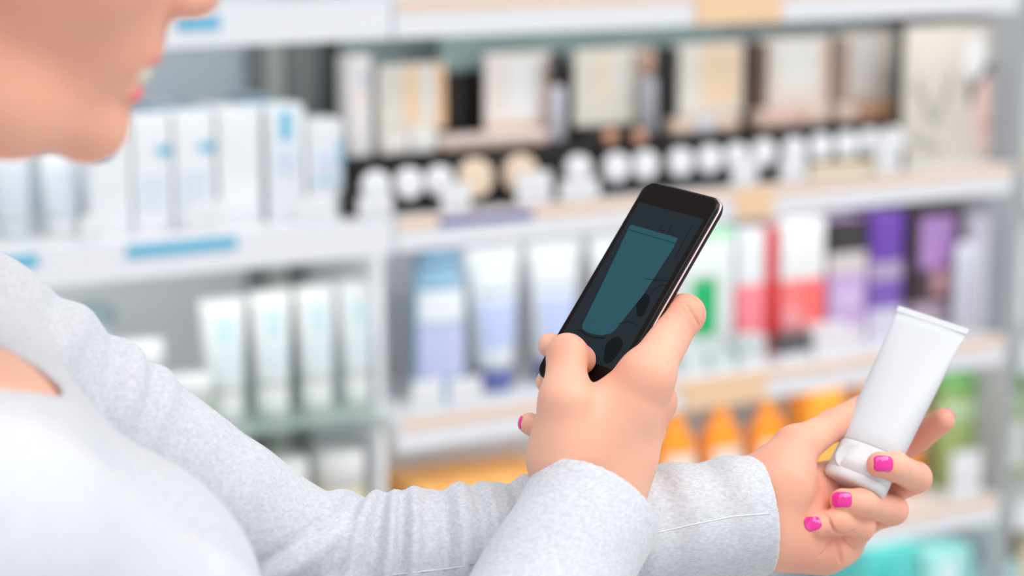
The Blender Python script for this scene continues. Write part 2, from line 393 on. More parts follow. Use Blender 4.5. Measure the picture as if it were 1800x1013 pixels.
# row of pots standing on edge in the tray
pots = [(655, 326, 0), (713, 321, 0), (766, 317, 0), (829, 312, 1), (909, 305, 1), (1010, 297, 0), (1077, 293, 0), (1128, 289, 0), (1190, 284, 0), (1241, 279, 0), (1288, 275, 0), (1336, 268, 0), (1389, 264, 0), (1436, 258, 0), (1481, 254, 0), (1522, 249, 0), (1562, 246, 0)]
ordn = ['first', 'second', 'third', 'fourth', 'fifth', 'sixth', 'seventh', 'eighth', 'ninth', 'tenth', 'eleventh', 'twelfth', 'thirteenth', 'fourteenth', 'fifteenth', 'sixteenth', 'seventeenth']
proto = {}
for k, (px, py, kind) in enumerate(pots):
    s, z = FS(px, py, .022)
    r = .0185 if not kind else .024
    lb = ('white-lidded make-up pot, %s from the left along the front of the black tray' if not kind else 'large peach-lidded make-up pot, %s from the left along the black tray') % ordn[k]
    o = place('makeup_pot', s, .022, z, lb, 'make-up pot', 'pots along the black tray')
    if kind not in proto:
        ring = lambda rr, y: [(rr * math.cos(2 * math.pi * j / 28), y, rr * math.sin(2 * math.pi * j / 28)) for j in range(28)]
        a = loft('pot', [ring(r * .9, .005), ring(r, .003), ring(r, -.004)], C((70, 72, 76), .25), o)
        b = loft('lid', [ring(r * .98, -.004), ring(r * .98, -.011), ring(r * .9, -.0125), ring(r * .45, -.0128), ring(r * .1, -.0128)], C((240, 241, 244) if not kind else (240, 214, 190), .15), o)
        proto[kind] = (a, b)
    else:
        for q in proto[kind]:
            c = q.copy(); COL.objects.link(c); c.parent = o
for px0, px1, y0, y1, lb in ((776, 826, 322, 372, 'white price ticket above the indigo strip, left one'), (908, 968, 302, 358, 'white price ticket above the indigo strip, right one'), (984, 1052, 316, 345, 'low wide price ticket below the sixth make-up pot'),
                             (630, 690, 344, 372, 'pale low price ticket at the left end of the make-up tray'), (1372, 1416, 274, 322, 'white price ticket below the orange-edged pots in the middle right'), (1540, 1582, 234, 300, 'tall white price ticket at the right end of the make-up tray'), (1286, 1330, 280, 322, 'white price ticket above the orange label of the make-up shelf')):
    ticket(lb, px0, px1, y0, y1, 'S1', -.002)
box('shade_guide', FS(1420, 280, .012)[0], FS(1545, 280, .012)[0], .008, .012, .003, .020, C((238, 220, 190)), ds)
# portrait poster
s, w, h = span(1592, 1776, 44, ZS['S1'], .05)
o = place('poster', s, .05, ZS['S1'], 'beige advertising poster with a dark-haired portrait at the right end', 'poster')
box('card', -w / 2, w / 2, 0, .004, .0005, h, C((214, 206, 198), .5), o, .0005)
def blobp(nm, cx, cz, rx, rz, col, y, n=24):
    V = [(-w / 2 + w * (cx + rx * math.cos(2 * math.pi * k / n)), y, h * (cz + rz * math.sin(2 * math.pi * k / n))) for k in range(n)]
    V2 = [(x, y + .0006, z) for x, _, z in V]
    loft(nm, [V2, V], C(col, .5), o, smooth=False)
blobp('portrait_hair', .79, .52, .20, .20, (110, 104, 102), -.0006)
blobp('portrait_flower', .66, .76, .10, .16, (238, 238, 240), -.0008)
blobp('portrait_neck', .84, .16, .18, .15, (232, 206, 198), -.0010)
blobp('portrait_face', .80, .38, .15, .24, (240, 206, 198), -.0012)
blobp('portrait_lips', .78, .26, .035, .03, (214, 150, 146), -.0016)
for a, b in (((.10, .62), (.28, .30)), ((.46, .66), (.30, .28)), ((.08, .2), (.34, .10))):
    q = np.array(b) - np.array(a); q = np.array([-q[1], q[0]]) / np.linalg.norm(q) * .028
    V = [(-w / 2 + w * x, -.0008, h * z) for x, z in (a - q, b - q, b + q, a + q)]
    loft('printed_stroke', [[(x, y + .0008, z) for x, y, z in V], V], C((176, 170, 168), .5), o, smooth=False)
carton('pale green and cream carton at the right edge beyond the poster', 1783, 1850, 82, 'S1', .03, (206, 224, 208), [(0, .16, (232, 212, 182)), (.9, 1.0, (190, 204, 214))], (), .05, lift=-.02)

# --- right bay, middle shelf: blue toiletries left, bright cartons right
o = turned('lotion_bottle', 'teal-blue bottle with lavender label at the left end of the middle shelf', 738, 828, 448, 'S2', .05,
       [('bottle_body', (132, 170, 196), .25, [(.92, 0), (1, .02), (1, .86), (.9, .90), (.6, .91)]), ('cap', (120, 160, 190), .3, [(.86, .91), (.86, .99), (.8, 1.0)])], 'bottle', sy=.6,
       labels=[('printed_label', (196, 200, 236), .16, .52, 1.0, 1.1), ('printed_label', (226, 230, 236), .54, .76, 1.0, 1.1)])
for k, (px0, px1, yt) in enumerate([(836, 936, 438), (946, 1042, 428), (1056, 1146, 418)]):
    sq_tube(('white tube with lavender label and navy cap, beside the teal bottle', 'white tube with lavender label half hidden behind the phone', 'white tube with lavender label mostly hidden by the phone')[k], px0, px1, yt, 'S2', .055,
            (224, 228, 232), (96, 106, 168), .62, [(.30, .62, .62, (184, 196, 234)), (.66, .70, .5, (170, 178, 200))], 'white and lavender tubes', caph=.16)
carton('white carton with a bright green square right of the phone', 1200, 1290, 402, 'S2', .05, (224, 229, 230), [(.93, 1.0, (150, 214, 176))], [(.18, .68, .22, .62, (28, 178, 108)), (.18, .68, .62, .66, (150, 186, 160))], .05)
carton('carton with white top and pink lower half beside the thin red box', 1299, 1346, 404, 'S2', .05, (224, 227, 231), [(.05, .58, (252, 142, 152))], (), .045)
carton('thin bright red box between the pink cartons', 1353, 1366, 402, 'S2', .045, (222, 44, 52), (), (), .05)
carton('carton with white top and coral lower half right of the red box', 1374, 1450, 386, 'S2', .045, (228, 228, 230), [(.04, .56, (250, 128, 128))], [(.1, .45, .1, .35, (250, 170, 176)), (.55, .95, .28, .5, (252, 112, 108))], .045)
carton('carton with black top and lilac lower part', 1460, 1524, 386, 'S2', .05, (198, 168, 216), [(.74, 1.0, (56, 52, 56)), (.58, .74, (206, 198, 198)), (0, .16, (222, 216, 224))], [(.15, .85, .3, .45, (212, 186, 226))], .045)
carton('deep purple carton with grey band next to the black-topped one', 1532, 1588, 374, 'S2', .05, (124, 92, 180), [(.62, 1.0, (106, 66, 164)), (.48, .62, (176, 160, 190)), (0, .26, (214, 208, 226))], (), .045)
carton('dark brown carton in the gap right of the purple carton', 1606, 1720, 372, 'S2', .09, (72, 60, 64), [(0, .22, (190, 170, 184))], [(.1, .62, .52, .97, (186, 142, 206)), (.3, .8, .28, .50, (206, 160, 168)), (.6, .98, .26, .36, (120, 84, 108))], .04)
turned('deodorant_stick', 'small grey-white oval stick in front of the dark brown carton', 1688, 1724, 428, 'S2', .055,
       [('body', (208, 208, 218), .3, [(.9, 0), (1, .03), (1, .58), (.95, .6)]), ('cap', (218, 220, 230), .3, [(.95, .6), (1, .62), (.95, .9), (.6, 1.0)])], 'stick', sy=.6)
carton('tall white carton at the right edge of the middle shelf', 1732, 1812, 376, 'S2', .045, (230, 230, 236), (), [(.2, .8, .4, .85, (236, 236, 242))], .045)
for px0, px1, yt, col, lb in ((1304, 1346, 592, (206, 214, 216), 'little grey-white box in front of the pink carton'), (1374, 1424, 588, (96, 92, 94), 'little dark box in front of the coral carton'), (1432, 1492, 572, (232, 226, 230), 'little white box in front of the lilac carton'), (1206, 1240, 628, (218, 226, 226), 'little white box below the green square, left'), (1250, 1290, 622, (206, 220, 220), 'little pale grey-green box below the green square, right')):
    carton(lb, px0, px1, yt, 'S2', .012, col, [(.0, .3, (226, 230, 232))], (), .025, cat='small box')
ticket('white price ticket below the teal bottle', 724, 778, 668, 722, 'S2', .0)
ticket('white price ticket below the first lavender tube', 790, 846, 664, 716, 'S2', .0)

# --- right bay, lower shelf: orange and green bottles
ORG = (246, 150, 30)
for k, (px0, px1, yt) in enumerate([(1166, 1242, 704), (1248, 1324, 694), (1332, 1406, 684), (1500, 1570, 664), (1578, 1648, 654)]):
    turned('spray_bottle', ('orange bottle with pale label just right of the phone hand', 'orange bottle with pale label, second from the phone hand', 'orange bottle rising above the left thumb', 'orange bottle hidden behind the white tube', 'orange bottle glimpsed right of the held tube')[k], px0, px1, yt, 'S3', .06,
           [('bottle_body', ORG, .3, [(.80, 0), (.90, .03), (.90, .60), (.84, .67), (.55, .76), (.34, .82), (.30, .86)]), ('cap', (248, 180, 84), .35, [(.34, .86), (.34, .97), (.28, 1.0)])], 'bottle', 'orange bottles',
           labels=[('printed_label', (240, 222, 206), .36, .60, .90, .8)], sy=.7)
carton('orange carton above the left thumb', 1424, 1484, 688, 'S3', .05, (250, 166, 56), (), [(.15, .85, .2, .6, (250, 186, 90))], .05)
for k in range(4):
    px0 = 735 + k * 62
    carton(('leftmost', 'second', 'third', 'rightmost')[k] + ' yellow-orange carton in the row seen over the left forearm', px0, px0 + 58, 858 - k * 9, 'S3', .06, (250, 188, 108), (), [(.1, .9, .3, .7, (250, 204, 150))], .10, 'yellow-orange cartons')
carton('yellow-orange carton seen between the two sleeves', 1010, 1066, 818, 'S3', .06, (250, 188, 108), (), [(.1, .9, .3, .7, (250, 204, 150))], .10, 'yellow-orange cartons')
for k, (px0, px1, yt) in enumerate([(1664, 1738, 664), (1748, 1826, 650)]):
    turned('shampoo_bottle', ('green-capped olive bottle right of the held tube', 'green-capped olive bottle at the right edge')[k], px0, px1, yt, 'S3', .05,
           [('bottle_body', (158, 178, 112), .3, [(.9, 0), (1, .02), (1, .80), (.86, .85), (.8, .86)]), ('cap', (128, 190, 112), .35, [(.96, .86), (.96, .98), (.88, 1.0)])], 'bottle', 'green bottles', sy=.6,
           labels=[('printed_label', (176, 202, 160), .62, .80, 1.0, 1.0), ('printed_label', (226, 228, 224), .10, .34 if k == 0 else .52, 1.0, .6)])
ticket('white price ticket below the green bottle', 1672, 1722, 796, 868, 'S3', .0)
carton('pale grey box left of the green bottles on the lower shelf', 1646, 1668, 700, 'S3', .10, (204, 212, 208), (), (), .04)
# --- bottom shelf in view: teal cartons
carton('bright teal carton at the bottom right of the frame', 1528, 1612, 964, 'S4', .03, (92, 200, 196), (), [(.1, .5, .5, .9, (70, 192, 188))], .09)
carton('pale teal carton right of the bright teal one at the bottom', 1624, 1708, 966, 'S4', .03, (160, 222, 220), (), [(.3, .7, .6, .9, (214, 236, 238))], .09)
carton('pale aqua carton at the bottom right behind the price rail', 1718, 1790, 992, 'S4', .03, (176, 224, 226), (), (), .09)
carton('beige carton at the bottom right corner of the frame', 1796, 1870, 940, 'S4', .03, (236, 216, 184), (), (), .09, lift=-.02)
# ------------------------------------------------------------------ things in the hands
def unit(v): return np.asarray(v, float) / np.linalg.norm(v)
# phone frame: width W (right edge nearer to the camera), length L, screen normal N
PW = unit(cam_to_world_vec(np.array([132, -43, -148.0])))
PL = unit(cam_to_world_vec(np.array([203, 344, 82.0])))
PL = unit(PL - PW * PL.dot(PW))
PN = np.cross(PW, PL)
if PN.dot(FWD) > 0: PN = -PN
PC = P(1107, 506, 1.352)
def ph(u, v, h):                    # millimetres in the phone's frame
    return PC + (PW * u + PL * v + PN * h) / 1000.0
def frame_matrix(origin, ax, ay, az):
    M = Matrix.Identity(4)
    for i in range(3):
        M[i][0] = ax[i]; M[i][1] = ay[i]; M[i][2] = az[i]; M[i][3] = origin[i]
    return M

def rrect(w, l, r, z, n=6, cx=0, cy=0):
    pts = []
    for (sx, sy, a0) in ((1, 1, 0), (-1, 1, 90), (-1, -1, 180), (1, -1, 270)):
        for k in range(n + 1):
            a = math.radians(a0 + 90 * k / n)
            pts.append((cx + sx * (w / 2 - r) + r * math.cos(a), cy + sy * (l / 2 - r) + r * math.sin(a), z))
    return pts

def build_phone():
    W, L, T, R = 0.0645, 0.1400, 0.0092, 0.0085
    root = empty('smartphone'); root.matrix_world = frame_matrix(PC - PW * .0023, PW, PL, np.cross(PW, PL))
    s = 1.0 if np.cross(PW, PL).dot(PN) > 0 else -1.0
    def Z(z): return s * z
    blk = mat('phone_black_plastic', (18, 13, 14), 0.15, spec=0.35)
    rim = mat('phone_dark_metal_band', (58, 44, 48), 0.12, metal=1.0)
    gls = mat('phone_front_glass', (24, 17, 17), 0.05, spec=0.10)
    rings = []
    for z, ins in ((-T, .0042), (-T + .0008, .0022), (-T + .0022, .0006), (-T + .0034, .0)):
        rings.append(rrect(W - 2 * ins, L - 2 * ins, R - ins * .6, Z(z)))
    loft('back_shell', rings, blk, root)
    rings = []
    for z, ins in ((-T + .0034, .0002), (-T + .0036, -.0004), (-.0042, -.0005), (-.0037, -.0003), (-.0034, .0003)):
        rings.append(rrect(W - 2 * ins, L - 2 * ins, R - ins, Z(z)))
    band = loft('metal_band', rings, rim, root)
    rings = []
    for z, ins in ((-.0034, .0004), (-.0012, .0001), (-.0004, .0006), (-.0001, .0013)):
        rings.append(rrect(W - 2 * ins, L - 2 * ins, R - ins, Z(z)))
    loft('front_bezel', rings, blk, root)
    g = loft('front_glass', [rrect(W - .0028, L - .0028, R - .0012, Z(-.0004)), rrect(W - .0030, L - .0030, R - .0013, Z(.0001))], gls, root, smooth=False)
    # lit screen and the dim camera picture on it
    scr = mat('phone_screen_dim', (22, 27, 31), 0.12, spec=0.06, emit=(34, 44, 50, 0.45))
    tea = mat('phone_screen_teal', (26, 54, 62), 0.12, spec=0.06, emit=(44, 88, 100, 0.45))
    lin = mat('phone_screen_line', (14, 18, 22), 0.2, spec=0.06, emit=(20, 26, 30, 0.15))
    tea2 = mat('phone_screen_teal_dark', (20, 44, 52), 0.16, spec=0.06, emit=(26, 60, 70, 0.3))
    sw, sl, cy = .0555, .1055, .0015
    d = loft('screen', [rrect(sw, sl, .0004, Z(.0001), 1, 0, cy), rrect(sw, sl, .0004, Z(.00022), 1, 0, cy)], scr, root, smooth=False)
    def flat(name, pts, m, z):
        rings = [[(x / 1000, y / 1000, Z(z - .0001)) for x, y in pts], [(x / 1000, y / 1000, Z(z)) for x, y in pts]]
        return loft(name, rings, m, d, smooth=False)
    # the photographed tube: broad sealed end up, rounded cap end down
    tub = [(-24.2, 38.7), (16.7, 38.4), (17.6, 32.2), (15.4, -2.3), (9.9, -27.0), (8.2, -30.6), (3, -33.4), (-4, -34.6), (-11, -34.4), (-15, -33.4), (-16.6, -31), (-19.9, 1.7), (-23.8, 34)]
    flat('tube_picture', tub, tea, .00032)
    flat('tube_picture_fold', [(-23.9, 35.4), (17.1, 34.9), (17.2, 34.4), (-23.8, 34.9)], tea2, .00040)
    def blob(cx, cy_, rx, ry, m, name, rot=0):
        pts = []
        for k in range(20):
            a = 2 * math.pi * k / 20
            x, y = rx * math.cos(a) * (1 + .15 * math.sin(3 * a)), ry * math.sin(a)
            pts.append((cx + x * math.cos(rot) - y * math.sin(rot), cy_ + x * math.sin(rot) + y * math.cos(rot)))
        flat(name, pts, m, .00030)
    blob(19, -8, 4.5, 8, lin, 'shadow_picture', .4)
    blob(16, -40, 6, 9, lin, 'shadow_picture', .2)
    def line(pts, w, name='drawn_line'):
        pts = [np.array(p, float) for p in pts]
        lft, rgt = [], []
        for i, p in enumerate(pts):
            t = pts[min(i + 1, len(pts) - 1)] - pts[max(i - 1, 0)]
            t = t / np.linalg.norm(t); nrm = np.array([-t[1], t[0]])
            lft.append(p + nrm * w / 2); rgt.append(p - nrm * w / 2)
        flat(name, [tuple(p) for p in lft + rgt[::-1]], lin, .00036)
    line([(22, 48), (22, 38), (23, 26)], .35)
    line([(-16.2, -34.6), (-10, -36.2), (-2, -36.4), (5, -34.6)], .8)
    line([(10, 8), (17, 9), (27, 11)], .4)
    line([(20, 2), (24, 7), (28, 8)], .5)
    line([(9, -24), (16, -20), (24, -21)], .4)
    line([(0, 44), (0, 40), (4, 41)], .3)
    line([(7, 46), (7, 40)], .3)
    hlt = mat('phone_edge_highlight', (236, 206, 204), .22, metal=1.0)  # pale metal ring stands in for the highlight along the band
    loft('edge_highlight_ring', [rrect(W + .0002, L + .0002, R, Z(-.0036)), rrect(W + .0012, L + .0012, R, Z(-.0034)), rrect(W + .0012, L + .0012, R, Z(-.0028)), rrect(W + .0001, L + .0001, R, Z(-.0026))], hlt, root)
    tag(root, 'black smartphone held upright in the right hand, tube pictured on its dim screen', 'phone')
    return root
build_phone()
# tube frame
TW = unit(cam_to_world_vec(np.array([121, -43.5, -59.0])))
TL = unit(cam_to_world_vec(np.array([186, 296, 108.0])))
TL = unit(TL - TW * TL.dot(TW))
TN = np.cross(TW, TL)
if TN.dot(FWD) > 0: TN = -TN
TC = P(1499, 858, 1.408)            # centre of the cap's bottom
def tb(u, v, h):
    return TC + (TW * u + TL * v + TN * h) / 1000.0
def superellipse(a, b, z, n=40, e=2.6):
    pts = []
    for k in range(n):
        t = 2 * math.pi * k / n
        c, s_ = math.cos(t), math.sin(t)
        pts.append((a * math.copysign(abs(c) ** (2 / e), c), b * math.copysign(abs(s_) ** (2 / e), s_), z))
    return pts
def build_tube():
    root = empty('squeeze_tube')
    s = 1.0 if np.cross(TW, TN).dot(TL) > 0 else -1.0
    M = frame_matrix(TC, TW, TN * s, TL); root.matrix_world = M
    body = mat('tube_satin_white', (206, 208, 213), 0.36, spec=0.45, bump=.05, bscale=90)
    cap = mat('tube_cap_white', (212, 213, 216), 0.25, spec=0.5, coat=0.4)
    H = .1265
    rings = [superellipse(.0195, .0108, .0262), superellipse(.0203, .0113, .0275)]
    for k in range(1, 15):
        t = k / 14
        z = .0275 + (H - .0045 - .0275) * t
        rings.append(superellipse(.0203 + .0032 * t, .0113 * (1 - t ** 1.35) + .0009, z, e=2.5))
    loft('tube_body', rings, body, root)
    # sealed flat end
    rr = []
    for z, a, b in ((H - .0046, .0236, .00095), (H - .0040, .0240, .00075), (H, .0242, .0007)):
        rr.append(superellipse(a, b, z, e=7))
    sl = loft('sealed_end', rr, body, root)
    # flip cap: tapered oval with softly rounded base
    rings = [superellipse(.0175, .0094, .0, e=3), superellipse(.0194, .0112, .0007, e=3), superellipse(.0203, .0120, .0026, e=3),
             superellipse(.0204, .0121, .0060, e=2.9), superellipse(.0204, .0121, .0062, e=2.9)]
    lid = loft('flip_lid', rings, cap, root)
    rings = [superellipse(.0200, .0117, .0062, e=2.9), superellipse(.0200, .0117, .0066, e=2.9), superellipse(.0204, .0121, .0068, e=2.9), superellipse(.0202, .0119, .0150, e=2.7),
             superellipse(.0199, .0116, .0250, e=2.6), superellipse(.0195, .0112, .0262, e=2.6)]
    cb = loft('cap_body', rings, cap, root)
    # round thumb notch of the flip lid
    rings = []
    gsh = mat('tube_cap_notch', (204, 205, 208), 0.35)
    for r, y in ((.0088, -.0004), (.0086, .0003), (.0078, .0004), (.0068, .0001), (.001, .0)):
        rings.append([(-.0075 + r * math.cos(2 * math.pi * k / 24), s * (.0112 + y), .0145 + r * 1.05 * math.sin(2 * math.pi * k / 24)) for k in range(24)])
    loft('thumb_notch', rings, gsh, cb)
    tag(root, 'plain white squeeze tube with flip cap held in the left hand', 'tube')
build_tube()
# ------------------------------------------------------------------ smooth bodies from distance fields
def smin(a, b, k):
    h = np.clip(.5 + .5 * (b - a) / k, 0, 1)
    return b + (a - b) * h - k * h * (1 - h)
def smax(a, b, k): return -smin(-a, -b, k)
def cap(p, a, b, ra, rb):
    a = np.asarray(a, np.float32); b = np.asarray(b, np.float32)
    pa = p - a; ba = b - a
    t = np.clip(pa @ ba / (ba @ ba), 0, 1)
    q = pa - t[:, None] * ba
    return np.sqrt(np.einsum('ij,ij->i', q, q)) - (ra + (rb - ra) * t)
def sph(p, c, r):
    q = p - np.asarray(c, np.float32)
    return np.sqrt(np.einsum('ij,ij->i', q, q)) - r
def ell(p, c, r, R=None):
    q = p - np.asarray(c, np.float32)
    if R is not None: q = q @ np.asarray(R, np.float32).T      # rows of R are the local axes
    r = np.asarray(r, np.float32)
    k0 = np.linalg.norm(q / r, axis=1); k1 = np.linalg.norm(q / (r * r), axis=1) + 1e-9
    return k0 * (k0 - 1) / k1
def rbox(p, c, R, hx, rad):
    q = np.abs((p - np.asarray(c, np.float32)) @ np.asarray(R, np.float32).T) - (np.asarray(hx, np.float32) - rad)
    return np.linalg.norm(np.maximum(q, 0), axis=1) + np.minimum(q.max(axis=1), 0) - rad

def feval(f, pts, chunk=400000):
    pts = np.asarray(pts, np.float32)
    out = np.empty(len(pts), np.float32)
    for i in range(0, len(pts), chunk): out[i:i + chunk] = f(pts[i:i + chunk])
    return out

def surface(f, lo, hi, h, pad=1.0):
    """surface nets of f = 0 on a sparse grid of step h, vertices pulled onto the surface"""
    B = 8
    lo = np.asarray(lo, float); n = np.maximum(1, np.ceil((np.asarray(hi, float) - lo) / (h * B)).astype(int))
    ci = np.stack(np.meshgrid(*[np.arange(k) for k in n], indexing='ij'), -1).reshape(-1, 3)
    cc = lo + (ci + .5) * B * h - h / 2
    dc = feval(f, cc)
    act = np.abs(dc) < B * h * .87 * 1.25 + pad * h * 4
    N = n * B
    F = np.empty(tuple(N), np.float32)
    Fv = F.reshape(n[0], B, n[1], B, n[2], B)
    Fv[:] = np.where(dc > 0, 1., -1.).astype(np.float32).reshape(n[0], 1, n[1], 1, n[2], 1)
    off = np.stack(np.meshgrid(*[np.arange(B)] * 3, indexing='ij'), -1).reshape(-1, 3)
    A = ci[act]
    for i in range(0, len(A), 700):
        a = A[i:i + 700]
        pts = lo + (a[:, None, :] * B + off[None]) * h
        v = feval(f, pts.reshape(-1, 3)).reshape(len(a), B, B, B)
        Fv[a[:, 0], :, a[:, 1], :, a[:, 2], :] = v
    S = F < 0
    c = np.zeros(tuple(N - 1), np.int8)
    for dx in (0, 1):
        for dy in (0, 1):
            for dz in (0, 1):
                c += S[dx:N[0] - 1 + dx, dy:N[1] - 1 + dy, dz:N[2] - 1 + dz]
    cells = np.argwhere((c > 0) & (c < 8))
    idx = -np.ones(tuple(N - 1), np.int32)
    idx[cells[:, 0], cells[:, 1], cells[:, 2]] = np.arange(len(cells))
    acc = np.zeros((len(cells), 3)); cnt = np.zeros(len(cells))
    corners = [(x, y, z) for x in (0, 1) for y in (0, 1) for z in (0, 1)]
    for a in corners:
        for ax in range(3):
            if a[ax]: continue
            b = list(a); b[ax] = 1
            va = F[cells[:, 0] + a[0], cells[:, 1] + a[1], cells[:, 2] + a[2]]
            vb = F[cells[:, 0] + b[0], cells[:, 1] + b[1], cells[:, 2] + b[2]]
            m = (va < 0) != (vb < 0)
            t = np.where(m, va / np.where(m, va - vb, 1), 0)
            q = np.tile(np.array(a, float), (len(cells), 1)); q[:, ax] = t
            acc[m] += q[m]; cnt[m] += 1
    V = lo + (cells + acc / cnt[:, None]) * h
    faces = []
    for ax in range(3):
        sl0 = [slice(1, -1)] * 3; sl1 = [slice(1, -1)] * 3
        sl0[ax] = slice(0, N[ax] - 1); sl1[ax] = slice(1, N[ax])
        # edges from grid point g to g+ax; restrict other axes to interior
        s0 = S[tuple(sl0)]; s1 = S[tuple(sl1)]
        e = np.argwhere(s0 != s1)
        flip = s0[e[:, 0], e[:, 1], e[:, 2]]
        for k in range(3):
            if k != ax: e[:, k] += 1
        u, w = [(1, 2), (2, 0), (0, 1)][ax]
        def cell(du, dw):
            q = e.copy(); q[:, u] -= du; q[:, w] -= dw
            q = np.minimum(q, N - 2)
            return idx[q[:, 0], q[:, 1], q[:, 2]]
        quad = np.stack([cell(1, 1), cell(0, 1), cell(0, 0), cell(1, 0)], 1)
        quad[~flip] = quad[~flip][:, ::-1]
        faces.append(quad)
    Q = np.concatenate(faces); Q = Q[(Q >= 0).all(1)]
    for it in range(2):
        d = feval(f, V); e = h * .3
        g = np.stack([feval(f, V + np.eye(3)[k] * e) - feval(f, V - np.eye(3)[k] * e) for k in range(3)], 1) / (2 * e)
        g2 = (g * g).sum(1)
        step = np.clip(d / np.maximum(g2, .2), -h * .7, h * .7)
        V = V - step[:, None] * g * .9
    return V, Q

def fast_mesh(name, parts, m, parent=None):
    """join (V, Q) parts into one mesh object"""
    Vs, Qs, o = [], [], 0
    for V, Q in parts:
        Vs.append(V); Qs.append(Q + o); o += len(V)
    V = np.concatenate(Vs).astype(np.float32); Q = np.concatenate(Qs).astype(np.int32)
    me = bpy.data.meshes.new(name)
    me.vertices.add(len(V)); me.vertices.foreach_set('co', V.ravel())
    me.loops.add(Q.size); me.loops.foreach_set('vertex_index', Q.ravel())
    me.polygons.add(len(Q))
    me.polygons.foreach_set('loop_start', np.arange(0, Q.size, 4, dtype=np.int32))
    me.polygons.foreach_set('use_smooth', np.ones(len(Q), bool))
    me.update(calc_edges=True); me.validate()
    if m: me.materials.append(m)
    ob = bpy.data.objects.new(name, me); COL.objects.link(ob)
    if parent: ob.parent = parent
    return ob, V

def trace(f, px, py, t0=.8, t1=1.8):
    """first hit of the camera ray through a pixel with a field, and the normal there"""
    d = P(px, py, 1.0) - CAM; d /= np.linalg.norm(d)
    t = t0
    for i in range(300):
        v = float(f((CAM + d * t)[None].astype(np.float32))[0])
        if v < 2e-5: break
        t += max(v * .7, 3e-5)
        if t > t1: return None, None
    q = CAM + d * t; e = 6e-4
    g = np.array([float(f((q + np.eye(3)[k] * e)[None].astype(np.float32))[0] - f((q - np.eye(3)[k] * e)[None].astype(np.float32))[0]) for k in range(3)])
    return q, g / np.linalg.norm(g)

def trace_many(f, pix, t0=.8, t1=1.8):
    D = np.array([P(x, y, 1.0) - CAM for x, y in pix]); D /= np.linalg.norm(D, axis=1)[:, None]
    t = np.full(len(D), t0)
    for i in range(160):
        v = feval(f, CAM + D * t[:, None])
        t = t + np.where(v > 2e-5, np.maximum(v * .75, 3e-5), 0)
    Q = CAM + D * t[:, None]; e = 6e-4
    G = np.stack([feval(f, Q + np.eye(3)[k] * e) - feval(f, Q - np.eye(3)[k] * e) for k in range(3)], 1)
    G /= np.linalg.norm(G, axis=1)[:, None] + 1e-12
    Q[t > t1] = np.nan
    return Q, G

def bbox(pts, pad):
    pts = np.array(pts); return pts.min(0) - pad, pts.max(0) + pad
# ------------------------------------------------------------------ the person
mm = .001
# ---- right hand (holds the phone)
R_wr = P(1040, 885, 1.318)
R_cmc = P(989, 802, 1.308)
R_mcpT = P(993, 706, 1.305)
R_ip = P(997, 623, 1.322)
R_tip = ph(3, -54, 8.2)
R_i = [P(1136, 662, 1.316), P(1202, 552, 1.342), ph(16, 2, -21), ph(-6, 6, -19)]
R_m = [P(1149, 706, 1.334), ph(6, -42, -26), ph(-25, -46, -19), ph(-44, -47, -10)]
R_r = [P(1128, 757, 1.352), ph(4, -66, -34), ph(-20, -68, -24), ph(-33, -68, -13)]
R_l = [P(1098, 795, 1.364), ph(2, -92, -34), ph(-16, -96, -25), ph(-30, -96, -14)]

def right_hand(p):
    d = cap(p, P(1012, 965, 1.290), R_wr, .0245, .0228)                              # forearm end
    d = smin(d, cap(p, P(998, 880, 1.321), P(991, 815, 1.315), .0162, .0177), .020)
    d = smin(d, cap(p, P(1070, 885, 1.325), P(1095, 812, 1.330), .0160, .0175), .020)
    d = smin(d, cap(p, R_cmc, R_mcpT, .0183, .0148), .016)                             # thumb metacarpal
    d = smin(d, cap(p, P(1058, 830, 1.320), R_i[0], .0200, .0150), .016)
    d = smin(d, cap(p, P(1075, 830, 1.330), R_m[0], .0190, .0128), .012)
    d = smin(d, cap(p, P(1075, 830, 1.340), R_r[0], .0185, .0130), .012)
    d = smin(d, cap(p, P(1060, 835, 1.345), R_l[0], .0180, .0125), .012)
    d = smin(d, cap(p, P(1010, 772, 1.314), P(1098, 712, 1.318), .0150, .0125), .018)  # web of the thumb
    d = smin(d, cap(p, P(1020, 735, 1.318), P(1085, 690, 1.322), .0085, .0080), .012)
    # thumb
    th = smin(cap(p, R_mcpT, R_ip, .0134, .0114), cap(p, R_ip, R_tip, .0115, .0090), .004)
    d = smin(d, th, .007)
    d = smin(d, cap(p, R_i[0], R_i[1], .0142, .0112), .008)
    d = smin(d, sph(p, R_i[0] - FWD * .002, .0140), .008)
    for f_ in (R_m, R_r, R_l): d = smin(d, cap(p, f_[0], f_[1], .0118, .0098), .007)
    d = np.minimum(d, smin(cap(p, R_i[1], R_i[2], .0110, .0088), cap(p, R_i[2], R_i[3], .0086, .0075), .003))
    d = smin(d, sph(p, R_i[1] + PW * .002, .0112), .005)
    for f_, s in ((R_m, 1.0), (R_r, .97), (R_l, .86)):
        d = smin(d, smin(cap(p, f_[1], f_[2], .0096 * s, .0088 * s), cap(p, f_[2], f_[3], .0088 * s, .0078 * s), .003), .0015)
    return d

